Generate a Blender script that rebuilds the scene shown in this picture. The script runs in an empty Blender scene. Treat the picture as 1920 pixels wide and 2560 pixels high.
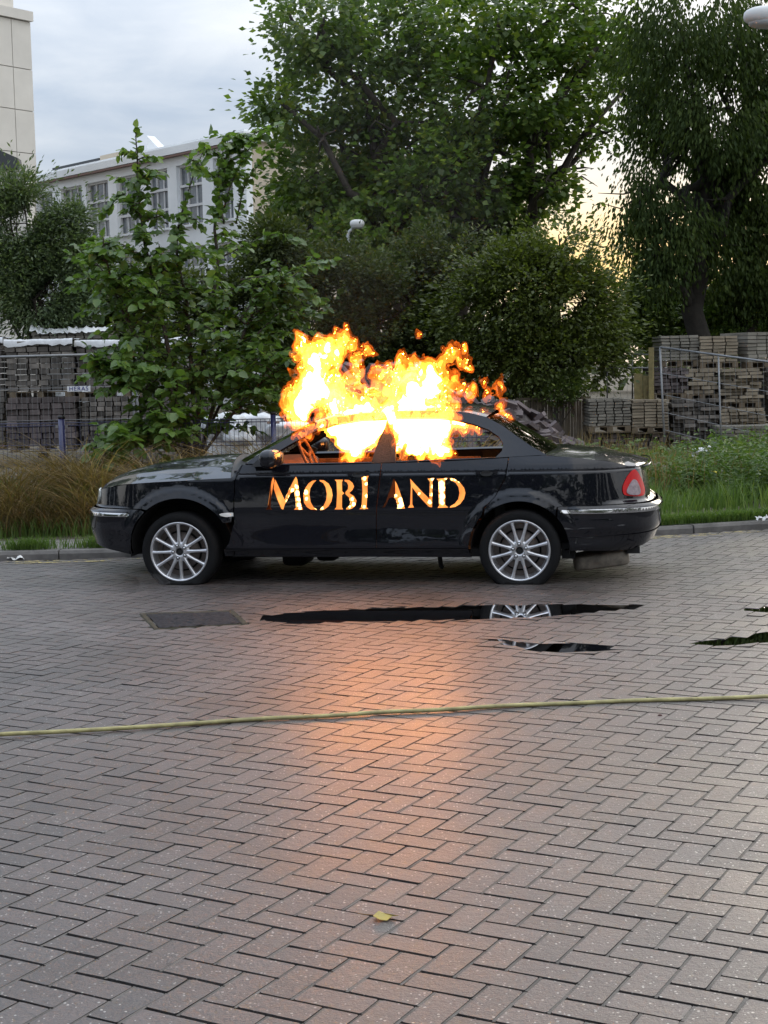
import bpy, math, random
import numpy as np
from mathutils import Vector, Matrix
from mathutils.geometry import delaunay_2d_cdt
RNG = np.random.default_rng(7)
random.seed(7)
scene = bpy.context.scene
COL = scene.collection

# ------------------------------------------------------------------ camera
F, TH, CH, ROLL = 3846.0, 0.0950026, 1.7103, 0.0222924      # focal (photo pixels), pitch down, height, roll
R0 = np.array([[1, 0, 0], [0, -math.sin(TH), -math.cos(TH)], [0, math.cos(TH), -math.sin(TH)]])
QM = np.array([[math.cos(ROLL), math.sin(ROLL), 0], [-math.sin(ROLL), math.cos(ROLL), 0], [0, 0, 1]]) @ R0
cam_data = bpy.data.cameras.new('camera')
cam = bpy.data.objects.new('camera', cam_data)
COL.objects.link(cam)
cam_data.sensor_fit = 'VERTICAL'
cam_data.sensor_height = 36.0
cam_data.lens = F / 2560 * 36.0
cam_data.clip_start = 0.1
cam_data.clip_end = 2000
cam.matrix_world = Matrix(((QM[0][0], -QM[1][0], -QM[2][0], 0), (QM[0][1], -QM[1][1], -QM[2][1], 0),
                           (QM[0][2], -QM[1][2], -QM[2][2], CH), (0, 0, 0, 1)))
scene.camera = cam

# ------------------------------------------------------------------ world, sun, exposure
SUN_AZ, SUN_EL = math.radians(24), math.radians(9)          # azimuth right of the view direction (+Y)
scene.view_settings.view_transform = 'Standard'
scene.view_settings.look = 'None'
scene.view_settings.exposure = 1.0
scene.view_settings.gamma = 1.0
world = bpy.data.worlds.new('World')
scene.world = world
world.use_nodes = True


class NT:
    """tiny helper to write node trees"""
    def __init__(s, tree):
        s.t = tree
        s.n = tree.nodes
        s.n.clear()

    def add(s, typ, **kw):
        n = s.n.new(typ)
        for k, v in kw.items():
            if k.startswith('i_'):
                key = k[2:]
                key = int(key) if key.isdigit() else key.replace('_', ' ')
                s.put(n.inputs[key], v)
            else:
                setattr(n, k, v)
        return n

    def put(s, sock, v):
        if isinstance(v, bpy.types.NodeSocket):
            s.t.links.new(v, sock)
        elif isinstance(v, bpy.types.Node):
            s.t.links.new(v.outputs[0], sock)
        else:
            if hasattr(sock.default_value, '__len__') and not hasattr(v, '__len__'):
                v = [v] * len(sock.default_value)
            if hasattr(sock.default_value, '__len__') and len(sock.default_value) == 4 and len(v) == 3:
                v = (*v, 1)
            sock.default_value = v

    def math(s, op, a, b=0.0, c=0.0, clamp=False):
        n = s.n.new('ShaderNodeMath')
        n.operation = op
        n.use_clamp = clamp
        s.put(n.inputs[0], a)
        s.put(n.inputs[1], b)
        s.put(n.inputs[2], c)
        return n.outputs[0]

    def mix(s, f, a, b, blend='MIX'):
        n = s.n.new('ShaderNodeMix')
        n.data_type = 'RGBA'
        n.blend_type = blend
        n.clamp_factor = True
        s.put(n.inputs[0], f)
        s.put(n.inputs[6], a)
        s.put(n.inputs[7], b)
        return n.outputs[2]

    def ramp(s, f, stops, interp='LINEAR'):
        n = s.n.new('ShaderNodeValToRGB')
        n.color_ramp.interpolation = interp
        e = n.color_ramp.elements
        while len(e) < len(stops):
            e.new(0.5)
        for el, (p, c) in zip(e, stops):
            el.position = p
            el.color = (*c, 1) if hasattr(c, '__len__') else (c, c, c, 1)
        s.put(n.inputs[0], f)
        return n.outputs[0]

    def noise(s, vec, scale, detail=3.0, rough=0.5, dist=0.0):
        n = s.add('ShaderNodeTexNoise')
        n.inputs['Scale'].default_value = scale
        n.inputs['Detail'].default_value = detail
        n.inputs['Roughness'].default_value = rough
        n.inputs['Distortion'].default_value = dist
        if vec is not None:
            s.put(n.inputs['Vector'], vec)
        return n.outputs['Fac']

    def smooth(s, x, a, b):
        n = s.add('ShaderNodeMapRange', interpolation_type='SMOOTHSTEP')
        s.put(n.inputs[0], x)
        n.inputs[1].default_value = a
        n.inputs[2].default_value = b
        return n.outputs[0]


def build_world():
    w = NT(world.node_tree)
    out = w.add('ShaderNodeOutputWorld')
    tc = w.add('ShaderNodeTexCoord').outputs['Generated']
    sep = w.add('ShaderNodeSeparateXYZ', i_0=tc)
    az = w.math('ARCTAN2', sep.outputs[0], sep.outputs[1])
    el = w.math('ARCSINE', sep.outputs[2])
    comb = w.add('ShaderNodeCombineXYZ', i_0=w.math('MULTIPLY', sep.outputs[0], 1.0), i_1=sep.outputs[1],
                 i_2=w.math('MULTIPLY', sep.outputs[2], 3.2))
    n1 = w.noise(comb, 2.3, 5, 0.55, 0.3)
    n2 = w.noise(comb, 9.0, 5, 0.6, 0.4)
    cl = w.math('ADD', w.math('MULTIPLY', n1, 0.75), w.math('MULTIPLY', n2, 0.25))
    # cloud deck: blue-grey bands, paler towards the horizon and towards the sunset
    low = w.math('SUBTRACT', 1.0, w.smooth(w.math('ADD', el, w.math('MULTIPLY', w.math('SUBTRACT', n2, 0.5), 0.10)), 0.075, 0.135))
    right = w.smooth(az, -0.20, 0.25)
    fac = w.math('ADD', w.math('MULTIPLY', low, 0.75), w.math('MULTIPLY', w.math('SUBTRACT', cl, 0.47), 2.4))
    fac = w.math('ADD', fac, w.math('MULTIPLY', right, 0.62), clamp=True)
    base = w.mix(fac, (0.36, 0.43, 0.54), (0.90, 0.90, 0.89))
    da = w.math('SUBTRACT', az, 0.15)
    de = w.math('SUBTRACT', el, 0.066)
    g = w.math('ADD', w.math('POWER', w.math('DIVIDE', da, 0.16), 2), w.math('POWER', w.math('DIVIDE', de, 0.036), 2))
    g = w.math('EXPONENT', w.math('MULTIPLY', g, -1.0))
    g = w.math('MULTIPLY', g, w.math('ADD', 0.45, w.math('MULTIPLY', n2, 1.1)), clamp=True)
    base = w.mix(g, base, (1.15, 0.80, 0.34))
    # the side away from the sunset is dimmer
    back = w.smooth(sep.outputs[1], 0.2, -0.9)
    base = w.mix(w.math('MULTIPLY', back, 0.35), base, (0.30, 0.34, 0.42))
    zen = w.math('ADD', .86, w.math('MULTIPLY', w.math('MAXIMUM', sep.outputs[2], 0.0), 2.3))
    base = w.mix(1.0, base, w.add('ShaderNodeCombineColor', i_0=zen, i_1=zen, i_2=zen).outputs[0], 'MULTIPLY')
    sky = w.add('ShaderNodeTexSky', sky_type='NISHITA')
    sky.sun_disc = False
    sky.sun_elevation = SUN_EL
    sky.sun_rotation = SUN_AZ
    bg1 = w.add('ShaderNodeBackground', i_Color=sky.outputs[0], i_Strength=0.05)
    bg2 = w.add('ShaderNodeBackground', i_Color=base, i_Strength=0.60)
    mx = w.add('ShaderNodeMixShader', i_0=0.88, i_1=bg1.outputs[0], i_2=bg2.outputs[0])
    w.put(out.inputs[0], mx)


build_world()
sun_d = bpy.data.lights.new('sun', 'SUN')
sun_d.energy = 0.5
sun_d.angle = math.radians(24)
sun_d.color = (1.0, 0.86, 0.68)
sun = bpy.data.objects.new('sun', sun_d)
COL.objects.link(sun)
sd = Vector((math.sin(SUN_AZ) * math.cos(SUN_EL), math.cos(SUN_AZ) * math.cos(SUN_EL), math.sin(SUN_EL)))
sun.rotation_euler = sd.to_track_quat('Z', 'Y').to_euler()
cy = scene.cycles
cy.max_bounces = 8
cy.diffuse_bounces = 3
cy.glossy_bounces = 4
cy.transmission_bounces = 6
cy.transparent_max_bounces = 40
cy.sample_clamp_indirect = 6.0
cy.use_denoising = True
cy.volume_bounces = 0


# ------------------------------------------------------------------ geometry helpers
def ray(u, v):
    return QM.T @ np.array([(u - 960) / F, (v - 1280) / F, 1.0])


def at(u, v, Y):
    """world point seen at photo pixel (u, v) on the vertical plane Y metres in front of the camera"""
    d = ray(u, v)
    return np.array([0, 0, CH]) + d * (Y / d[1])


def ground(u, v, z=0.0):
    d = ray(u, v)
    return np.array([0, 0, CH]) + d * ((z - CH) / d[2])


def new_mesh(name, V, faces, mat=None, smooth=False, normals=None):
    """faces: list of index tuples or an (n,k) array"""
    me = bpy.data.meshes.new(name)
    V = np.asarray(V, dtype=np.float32).reshape(-1, 3)
    if isinstance(faces, np.ndarray):
        n, k = faces.shape
        me.vertices.add(len(V))
        me.vertices.foreach_set('co', V.ravel())
        me.loops.add(n * k)
        me.loops.foreach_set('vertex_index', faces.astype(np.int32).ravel())
        me.polygons.add(n)
        me.polygons.foreach_set('loop_start', np.arange(0, n * k, k, dtype=np.int32))
        me.polygons.foreach_set('loop_total', np.full(n, k, dtype=np.int32))
        me.update(calc_edges=True)
    else:
        me.from_pydata(V.tolist(), [], faces)
        me.update()
    if smooth:
        me.polygons.foreach_set('use_smooth', np.ones(len(me.polygons), dtype=bool))
    if mat:
        me.materials.append(mat)
    if normals is not None:
        me.normals_split_custom_set_from_vertices(np.asarray(normals, dtype=np.float32).tolist())
    return me


def link(name, me, parent=None, kind=None, label=None, cat=None, group=None, loc=None, rot=None):
    o = bpy.data.objects.new(name, me)
    COL.objects.link(o)
    if parent is not None:
        o.parent = parent
    if loc is not None:
        o.location = loc
    if rot is not None:
        o.rotation_euler = rot
    tag(o, label, cat, group, kind)
    return o


def tag(o, label=None, cat=None, group=None, kind=None):
    for k, v in (('label', label), ('category', cat), ('group', group), ('kind', kind)):
        if v:
            o[k] = v
    return o


def thing(name, label, cat, loc=(0, 0, 0), rz=0.0, group=None):
    return link(name, None, None, None, label, cat, group, loc=tuple(loc), rot=(0, 0, rz))


class MB:
    """collects simple solids into one mesh"""
    def __init__(s):
        s.v = []
        s.f = []

    def raw(s, V, Fs):
        b = len(s.v)
        s.v += [tuple(p) for p in V]
        s.f += [tuple(i + b for i in q) for q in Fs]
        return s

    def box(s, c, size, M=None, jit=0.0):
        x, y, z = [d / 2 for d in size]
        P = np.array([(-x, -y, -z), (x, -y, -z), (x, y, -z), (-x, y, -z), (-x, -y, z), (x, -y, z), (x, y, z), (-x, y, z)])
        if jit:
            P = P + RNG.uniform(-jit, jit, P.shape)
        if M is not None:
            P = P @ np.array(M).T
        return s.raw(P + np.array(c), [(0, 3, 2, 1), (4, 5, 6, 7), (0, 1, 5, 4), (1, 2, 6, 5), (2, 3, 7, 6), (3, 0, 4, 7)])

    def tube(s, pts, rad, n=8, caps=True):
        pts = [np.array(p, float) for p in pts]
        m = len(pts)
        if not hasattr(rad, '__len__'):
            rad = [rad] * m
        rings = []
        up = None
        for i in range(m):
            t = pts[min(i + 1, m - 1)] - pts[max(i - 1, 0)]
            t = t / (np.linalg.norm(t) + 1e-9)
            if up is None:
                up = np.array([0, 0, 1.0]) if abs(t[2]) < .9 else np.array([1.0, 0, 0])
            a = np.cross(t, up)
            a /= np.linalg.norm(a) + 1e-9
            b = np.cross(a, t)
            up = b
            ang = np.arange(n) * 2 * math.pi / n
            rings.append(pts[i] + rad[i] * (np.outer(np.cos(ang), a) + np.outer(np.sin(ang), b)))
        V = np.concatenate(rings)
        Fs = [(i * n + j, i * n + (j + 1) % n, (i + 1) * n + (j + 1) % n, (i + 1) * n + j) for i in range(m - 1) for j in range(n)]
        if caps:
            Fs += [tuple(range(n - 1, -1, -1)), tuple((m - 1) * n + j for j in range(n))]
        return s.raw(V, Fs)

    def lathe(s, prof, n=48, M=None, c=(0, 0, 0), close=False):
        """profile of (r, h) turned round the Z axis, then mapped by M"""
        ang = np.arange(n) * 2 * math.pi / n
        V = np.array([(r * math.cos(a), r * math.sin(a), h) for r, h in prof for a in ang])
        m = len(prof)
        Fs = [(i * n + j, i * n + (j + 1) % n, (i + 1) * n + (j + 1) % n, (i + 1) * n + j)
              for i in range(m - 1) for j in range(n)]
        if close:
            Fs += [((m - 1) * n + j, (m - 1) * n + (j + 1) % n, (j + 1) % n, j) for j in range(n)]
        if M is not None:
            V = V @ np.array(M).T
        return s.raw(V + np.array(c), Fs)

    def sup(s, c, size, e=0.5, M=None, nu=24, nv=12):
        """rounded block (superellipsoid)"""
        def pw(x, p):
            return math.copysign(abs(x) ** p, x)
        V = []
        for i in range(nv + 1):
            ph = -math.pi / 2 + math.pi * i / nv
            for j in range(nu):
                th = 2 * math.pi * j / nu
                V.append((size[0] / 2 * pw(math.cos(ph), e) * pw(math.cos(th), e), size[1] / 2 * pw(math.cos(ph), e) * pw(math.sin(th), e),
                          size[2] / 2 * pw(math.sin(ph), e)))
        V = np.array(V)
        if M is not None:
            V = V @ np.array(M).T
        Fs = [(i * nu + j, i * nu + (j + 1) % nu, (i + 1) * nu + (j + 1) % nu, (i + 1) * nu + j) for i in range(nv) for j in range(nu)]
        return s.raw(V + np.array(c), Fs)

    def grid(s, P):
        """P: (m, n, 3) array of points"""
        m, n, _ = P.shape
        return s.raw(P.reshape(-1, 3), [(i * n + j, i * n + j + 1, (i + 1) * n + j + 1, (i + 1) * n + j) for i in range(m - 1) for j in range(n - 1)])

    def prism(s, poly, y0, y1, f=lambda p, y: (p[0], y, p[1])):
        n = len(poly)
        V = [f(p, y0) for p in poly] + [f(p, y1) for p in poly]
        return s.raw(V, [tuple(range(n)), tuple(range(2 * n - 1, n - 1, -1))] + [(i, (i + 1) % n, n + (i + 1) % n, n + i)[::-1] for i in range(n)])

    def build(s, name, mat, parent=None, smooth=False, **kw):
        return link(name, new_mesh(name, s.v, s.f, mat, smooth), parent, **kw)


def rotx(a):
    return np.array(Matrix.Rotation(a, 3, 'X'))


def roty(a):
    return np.array(Matrix.Rotation(a, 3, 'Y'))


def rotz(a):
    return np.array(Matrix.Rotation(a, 3, 'Z'))


# ------------------------------------------------------------------ materials
MATS = {}


def pmat(name, color=(.5, .5, .5), rough=.6, metal=0.0, spec=.5, coat=0.0, var=0.0, vscale=8.0, bump=0.0, bscale=60.0, island=0.0, obj_rand=0.0, c2=None, alpha=None, rvar=0.0):
    m = bpy.data.materials.new(name)
    m.use_nodes = True
    t = NT(m.node_tree)
    out = t.add('ShaderNodeOutputMaterial')
    b = t.add('ShaderNodeBsdfPrincipled')
    b.inputs['Roughness'].default_value = rough
    b.inputs['Metallic'].default_value = metal
    b.inputs['Specular IOR Level'].default_value = spec
    b.inputs['Coat Weight'].default_value = coat
    b.inputs['Coat Roughness'].default_value = 0.03
    geo = t.add('ShaderNodeNewGeometry')
    pos = geo.outputs['Position']
    col = (*color, 1)
    if var or c2:
        n = t.noise(pos, vscale, 5, .6)
        c2 = c2 or tuple(max(0, c * (1 - var)) for c in color)
        hi = tuple(min(1, c * (1 + var * .6)) for c in color)
        col = t.ramp(n, [(.3, c2), (.7, hi)])
    if island:
        r = geo.outputs['Random Per Island']
        k = t.math('ADD', 1 - island, t.math('MULTIPLY', r, island * 2))
        cc = t.add('ShaderNodeCombineColor', i_0=k, i_1=k, i_2=k)
        col = t.mix(1.0, col, cc.outputs[0], 'MULTIPLY')
    if obj_rand:
        r = t.add('ShaderNodeObjectInfo').outputs['Random']
        k = t.math('ADD', 1 - obj_rand, t.math('MULTIPLY', r, obj_rand * 2))
        cc = t.add('ShaderNodeCombineColor', i_0=k, i_1=k, i_2=k)
        col = t.mix(1.0, col, cc.outputs[0], 'MULTIPLY')
    t.put(b.inputs['Base Color'], col)
    if rvar:
        t.put(b.inputs['Roughness'], t.math('ADD', rough - rvar, t.math('MULTIPLY', t.noise(pos, vscale * 1.7, 4), 2 * rvar)))
    if bump:
        n = t.noise(pos, bscale, 4, .6)
        bm = t.add('ShaderNodeBump', i_Strength=bump, i_Height=n)
        bm.inputs['Distance'].default_value = 0.01
        t.put(b.inputs['Normal'], bm.outputs[0])
    t.put(out.inputs[0], b.outputs[0])
    MATS[name] = m
    return m


def leaf_mat(name, c1, c2, c3=None, trans=.3, rough=.45, spec=.5):
    m = bpy.data.materials.new(name)
    m.use_nodes = True
    t = NT(m.node_tree)
    out = t.add('ShaderNodeOutputMaterial')
    geo = t.add('ShaderNodeNewGeometry')
    r = geo.outputs['Random Per Island']
    n = t.noise(geo.outputs['Position'], 1.1, 3)
    f = t.math('ADD', t.math('MULTIPLY', r, .55), t.math('MULTIPLY', t.math('SUBTRACT', n, .2), .75))
    stops = [(.15, c1), (.75, c2)]
    if c3:
        stops = [(.12, c1), (.6, c2), (.97, c3)]
    col = t.ramp(f, stops)
    b = t.add('ShaderNodeBsdfPrincipled', i_Base_Color=col)
    b.inputs['Roughness'].default_value = rough
    b.inputs['Specular IOR Level'].default_value = spec
    tr = t.add('ShaderNodeBsdfTranslucent', i_Color=t.mix(1.0, col, (1.5, 1.6, .7, 1), 'MULTIPLY'))
    mx = t.add('ShaderNodeMixShader', i_0=trans, i_1=b.outputs[0], i_2=tr.outputs[0])
    t.put(out.inputs[0], mx.outputs[0])
    return m


def brick_material():
    m = bpy.data.materials.new('wet_brick')
    m.use_nodes = True
    t = NT(m.node_tree)
    out = t.add('ShaderNodeOutputMaterial')
    geo = t.add('ShaderNodeNewGeometry')
    pos = geo.outputs['Position']
    at_ = t.add('ShaderNodeAttribute', attribute_name='tint')
    oi = t.add('ShaderNodeObjectInfo').outputs['Color']
    s = t.add('ShaderNodeSeparateColor', i_0=oi).outputs[0]       # individually laid bricks carry their shade as object colour
    rnd = t.math('ADD', at_.outputs['Fac'], s)
    big = t.noise(pos, .55, 3)
    col = t.ramp(t.math('ADD', t.math('MULTIPLY', rnd, .5), t.math('MULTIPLY', big, .5)),
                 [(.15, (.036, .033, .032)), (.40, (.060, .049, .045)), (.62, (.080, .062, .056)), (.85, (.070, .064, .061))])
    fine = t.noise(pos, 125, 4, .75)
    mid = t.noise(pos, 38, 4, .6)
    k = t.math('MAXIMUM', .25, t.math('ADD', -.95, t.math('MULTIPLY', t.math('ADD', t.math('MULTIPLY', fine, .65), t.math('MULTIPLY', mid, .35)), 3.9)))
    col = t.mix(1.0, col, t.add('ShaderNodeCombineColor', i_0=k, i_1=k, i_2=k).outputs[0], 'MULTIPLY')
    # pale aggregate grains showing through the worn face
    vo = t.add('ShaderNodeTexVoronoi', feature='F1')
    vo.inputs['Scale'].default_value = 85
    t.put(vo.inputs['Vector'], pos)
    vs = t.add('ShaderNodeSeparateColor', i_0=vo.outputs['Color'])
    grain = t.math('MULTIPLY', t.math('LESS_THAN', vo.outputs['Distance'], t.math('MULTIPLY', vs.outputs[1], .36)),
                   t.math('GREATER_THAN', vs.outputs[0], .66))
    col = t.mix(t.math('MULTIPLY', grain, .8), col, (.52, .50, .46))
    # joint shade painted in: chamfers and sides of each brick darkened
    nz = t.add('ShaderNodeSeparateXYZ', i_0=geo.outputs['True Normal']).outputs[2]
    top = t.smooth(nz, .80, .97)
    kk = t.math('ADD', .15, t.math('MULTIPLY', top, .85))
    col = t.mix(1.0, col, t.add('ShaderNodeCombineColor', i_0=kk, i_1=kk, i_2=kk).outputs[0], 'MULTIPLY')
    blot = t.smooth(t.noise(pos, 6.5, 5, .7), .56, .72)
    col = t.mix(t.math('MULTIPLY', blot, .45), col, (.045, .040, .036))
    wet = t.smooth(t.noise(pos, .9, 4, .6), .42, .60)
    b = t.add('ShaderNodeBsdfPrincipled', i_Base_Color=t.mix(t.math('MULTIPLY', wet, .30), col, (.03, .025, .022)))
    ro = t.math('SUBTRACT', .46, t.math('MULTIPLY', wet, .13))
    ro = t.math('ADD', ro, t.math('MULTIPLY', t.math('SUBTRACT', mid, .5), .25))
    t.put(b.inputs['Roughness'], ro)
    t.put(b.inputs['Specular IOR Level'], t.math('ADD', .15, t.math('MULTIPLY', top, .85)))
    t.put(b.inputs['Coat Weight'], t.math('MULTIPLY', top, .22))
    b.inputs['Coat Roughness'].default_value = .30
    bm = t.add('ShaderNodeBump', i_Strength=.9, i_Height=t.math('ADD', t.math('MULTIPLY', fine, .8), t.math('ADD', mid, t.math('MULTIPLY', grain, .5))))
    bm.inputs['Distance'].default_value = .008
    t.put(b.inputs['Normal'], bm.outputs[0])
    t.put(out.inputs[0], b.outputs[0])
    return m


# kerb line of the road (left to right), in metres
KERB = [(-30, 17.0), (-12, 14.6), (-3.56, 14.15), (-1.8, 14.22), (0.2, 14.55), (2.6, 15.0), (3.9, 15.42), (6.5, 16.5), (12, 19.2), (40, 33)]
KX = np.array([k[0] for k in KERB], float)
KY = np.array([k[1] for k in KERB], float)


def kerb_y(x):
    return np.interp(x, KX, KY)


def build_ground():
    m_dirt = pmat('dirt', (.10, .085, .06), .9, var=.5, vscale=3, bump=.6, bscale=20)
    V = [(-400, -60, -.06), (400, -60, -.06), (400, 700, -.06), (-400, 700, -.06)]
    me = new_mesh('ground', V, [(0, 1, 2, 3)], m_dirt)
    link('ground', me, kind='structure')
    # verge: soil that starts behind the pavement strip and rolls gently away
    xs = np.linspace(-60, 60, 160)
    rows = [0.75, 1.2, 2, 3, 4.5, 6.5, 9, 13, 20, 40, 90, 300]
    P = np.zeros((len(rows), len(xs), 3))
    for i, r in enumerate(rows):
        P[i, :, 0] = xs
        P[i, :, 1] = kerb_y(xs) + r
        P[i, :, 2] = .085 + (.06 * np.sin(xs * .9 + i) if 1 < i < 8 else 0) + min(r * .01, .1)
    MB().grid(P).build('verge_soil', m_dirt, kind='structure', smooth=True)
    # road bed (sand between the bricks)
    m_sand = pmat('joint_sand', (.05, .045, .04), .85, var=.55, vscale=5, bump=.5, bscale=150)
    xs = np.linspace(-40, 40, 120)
    P = np.zeros((2, len(xs), 3))
    P[0, :, 0] = P[1, :, 0] = xs
    P[0, :, 1] = -25
    P[1, :, 1] = kerb_y(xs)
    P[:, :, 2] = -.0100
    m_fill = pmat('sand_filling', (.125, .115, .102), .8, var=.5, vscale=6, bump=.6, bscale=150)
    road = MB().grid(P).build('brick_road', m_sand, kind='structure')
    # herringbone bricks, 22 x 11 cm module
    W, PHI = .11, .49784
    org = ground(796.2, 2380.5)
    a = np.array([math.cos(PHI), -math.sin(PHI)])
    b = np.array([math.sin(PHI), math.cos(PHI)])
    mb = brick_material()
    cells = []
    for i in range(-130, 131):
        for j in range(-130, 131):
            r = (i - j) % 4
            if r == 0:
                c = (i + 1, j + .5)
                rot = -PHI
            elif r == 3:
                c = (i + .5, j + 1)
                rot = math.pi / 2 - PHI
            else:
                continue
            p = org[:2] + a * c[0] * W + b * c[1] * W
            if p[1] < 2.6 or abs(p[0]) > .30 * p[1] + 1.5 or p[1] > kerb_y(p[0]) - .14:
                continue
            u, v = p
            if -1.78 < u < -.88 and 9.90 < v < 10.98 and inpoly(np.array([[u, v]]), PATCH)[0]:
                continue
            cells.append((p[0], p[1], rot, c))
    cells = np.array([(x, y, r) for x, y, r, _ in cells])
    n = len(cells)
    # sag of the road: low-frequency dips, deeper where the water stands
    def sag(x, y):
        z = .004 + .004 * np.sin(x * 1.3 + .7) * np.sin(y * 1.1 + .3) + .003 * np.sin(x * 2.9 + 1) * np.sin(y * 2.3)
        return z
    polys = [(wl, catmull([ground(u, v, wl)[:2] for u, v in px], 6, True)) for _, wl, px in PUDDLES]

    def height(P):
        z = sag(P[:, 0], P[:, 1])
        for wl, poly in polys:
            dd = np.min(np.hypot(P[:, None, 0] - poly[None, :, 0], P[:, None, 1] - poly[None, :, 1]), 1)
            dd = np.where(inpoly(P, poly), dd, -dd)
            w_ = 1 - ss(-dd, .05, .40)
            z = np.where(dd > -.45, z * (1 - w_) + (wl + .0040) * w_ - .0110 * ss(dd, -.05, .10), z)
        return z
    zz = height(cells[:, :2]) + RNG.normal(0, .0006, n)
    cr_, sr_ = np.cos(cells[:, 2]), np.sin(cells[:, 2])
    ax_ = np.stack([cr_, sr_], 1) * .08
    ay_ = np.stack([-sr_, cr_], 1) * .04
    sx = (height(cells[:, :2] + ax_) - height(cells[:, :2] - ax_)) / .16 + RNG.normal(0, .005, n)
    sy = (height(cells[:, :2] + ay_) - height(cells[:, :2] - ay_)) / .08 + RNG.normal(0, .006, n)
    # the water surfaces are flat sheets; bricks there must stay below
    rr = cells[:, 2] + RNG.normal(0, .005, n)
    tint = np.clip(RNG.normal(.5, .30, n), .02, .98)

    for wl, poly in polys:           # soaked bricks round the standing water are darker
        dd = np.min(np.hypot(cells[:, None, 0] - poly[None, :, 0], cells[:, None, 1] - poly[None, :, 1]), 1)
        dd = np.where(inpoly(cells[:, :2], poly), 1.0, dd)
        tint = np.where(dd < .22, tint * .25, tint)

    def unit(seed, gx, gy, cx, cy_):
        g = np.random.default_rng(seed)
        L, B = W * 2 - gx, W - gy

        def ring(ix, iy, z, jit):
            # 8-point outline with slightly worn corners
            c = .005
            x, y = L / 2 - ix, B / 2 - iy
            q = np.array([(-x + c, -y), (x - c, -y), (x, -y + c), (x, y - c), (x - c, y), (-x + c, y), (-x, y - c), (-x, -y + c)])
            return np.c_[q + g.uniform(-jit, jit, q.shape), np.full(8, z)]
        V = np.concatenate([ring(cx, cy_, 0, .0011), ring(0, 0, -.0060, .0008), ring(0, 0, -.03, 0)])
        Fs = [tuple(range(8))]
        for k in range(2):
            Fs += [(k * 8 + i, k * 8 + 8 + i, k * 8 + 8 + (i + 1) % 8, k * 8 + (i + 1) % 8) for i in range(8)]
        return V, Fs
    # the cross joints are packed with sand, the others are open: laid-across and laid-along bricks differ
    units = [unit(q, .0085, .0035, .0012, .0042) for q in range(5)] + [unit(q + 9, .0035, .0085, .0042, .0012) for q in range(5)]
    across = np.abs(cells[:, 2] + PHI) < .1
    pick = np.where(across, 0, 5) + RNG.integers(0, 5, n)
    strips, sf = [], []
    for k in range(n):
        ea, eb = (W, W / 2) if across[k] else (W / 2, W)
        c = cells[k, :2] + a * ea
        q = [c - a * .005 - b * (eb - .003), c + a * .005 - b * (eb - .003), c + a * .005 + b * (eb - .003), c - a * .005 + b * (eb - .003)]
        strips += q
        sf.append((4 * k, 4 * k + 1, 4 * k + 2, 4 * k + 3))
    strips = np.array(strips)
    sz = height(strips) - .0016 + np.repeat(RNG.normal(0, .0006, n), 4)
    link('joint_filling', new_mesh('joint_filling', np.c_[strips, sz], sf, m_fill), road, kind='stuff')
    # the 300 nearest that are in view become objects of their own
    dist = np.hypot(cells[:, 0], cells[:, 1])
    inview = (np.abs(cells[:, 0]) < .252 * cells[:, 1] + .08) & (cells[:, 1] > 3.75)
    order = np.argsort(np.where(inview, dist, 1e9))[:300]
    near = set(order.tolist())
    mesh_v = [new_mesh('brick', V, Fs, mb) for V, Fs in units]
    for k in order:
        o = bpy.data.objects.new('brick', mesh_v[pick[k]])
        COL.objects.link(o)
        o.parent = road
        o.location = (cells[k, 0], cells[k, 1], zz[k])
        o.rotation_euler = (sy[k], -sx[k], rr[k])
        o.color = (tint[k], 0, 0, 1)
    rest = [k for k in range(n) if k not in near]
    Vs, Fs, T = [], [], []
    base = 0
    U = [(np.array(v), f) for v, f in units]
    for k in rest:
        V, f = U[pick[k]]
        c, s_ = math.cos(rr[k]), math.sin(rr[k])
        P = V.copy()
        P[:, 2] += P[:, 0] * sx[k] + P[:, 1] * sy[k]
        Q = np.c_[P[:, 0] * c - P[:, 1] * s_ + cells[k, 0], P[:, 0] * s_ + P[:, 1] * c + cells[k, 1], P[:, 2] + zz[k]]
        Vs.append(Q)
        Fs += [tuple(i + base for i in q) for q in f]
        T.append(np.full(24, tint[k]))
        base += 24
    me = new_mesh('brick_paving', np.concatenate(Vs), Fs, mb)
    at_ = me.attributes.new('tint', 'FLOAT', 'POINT')
    at_.data.foreach_set('value', np.concatenate(T).astype(np.float32))
    o = link('brick_paving', me, road, kind='stuff')
    o.color = (0, 0, 0, 1)
    return road


ss = lambda x, a, b: (lambda t: t * t * (3 - 2 * t))(np.clip((np.asarray(x, float) - a) / (b - a), 0, 1))


def catmull(P, n=8, closed=False):
    P = np.asarray(P, float)
    out = []
    m = len(P)
    for i in range(m if closed else m - 1):
        p0, p1, p2, p3 = (P[(i - 1) % m], P[i], P[(i + 1) % m], P[(i + 2) % m]) if closed else (P[max(i - 1, 0)], P[i], P[i + 1], P[min(i + 2, m - 1)])
        for t in np.linspace(0, 1, n, endpoint=False):
            out.append(.5 * ((2 * p1) + (-p0 + p2) * t + (2 * p0 - 5 * p1 + 4 * p2 - p3) * t * t + (-p0 + 3 * p1 - 3 * p2 + p3) * t ** 3))
    if not closed:
        out.append(P[-1])
    return np.array(out)


def inpoly(P, poly):
    P = np.asarray(P, float)
    poly = np.asarray(poly, float)
    x, y = P[:, 0], P[:, 1]
    ins = np.zeros(len(P), bool)
    j = len(poly) - 1
    for i in range(len(poly)):
        xi, yi = poly[i]
        xj, yj = poly[j]
        c = ((yi > y) != (yj > y)) & (x < (xj - xi) * (y - yi) / (yj - yi + 1e-12) + xi)
        ins ^= c
        j = i
    return ins


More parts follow.
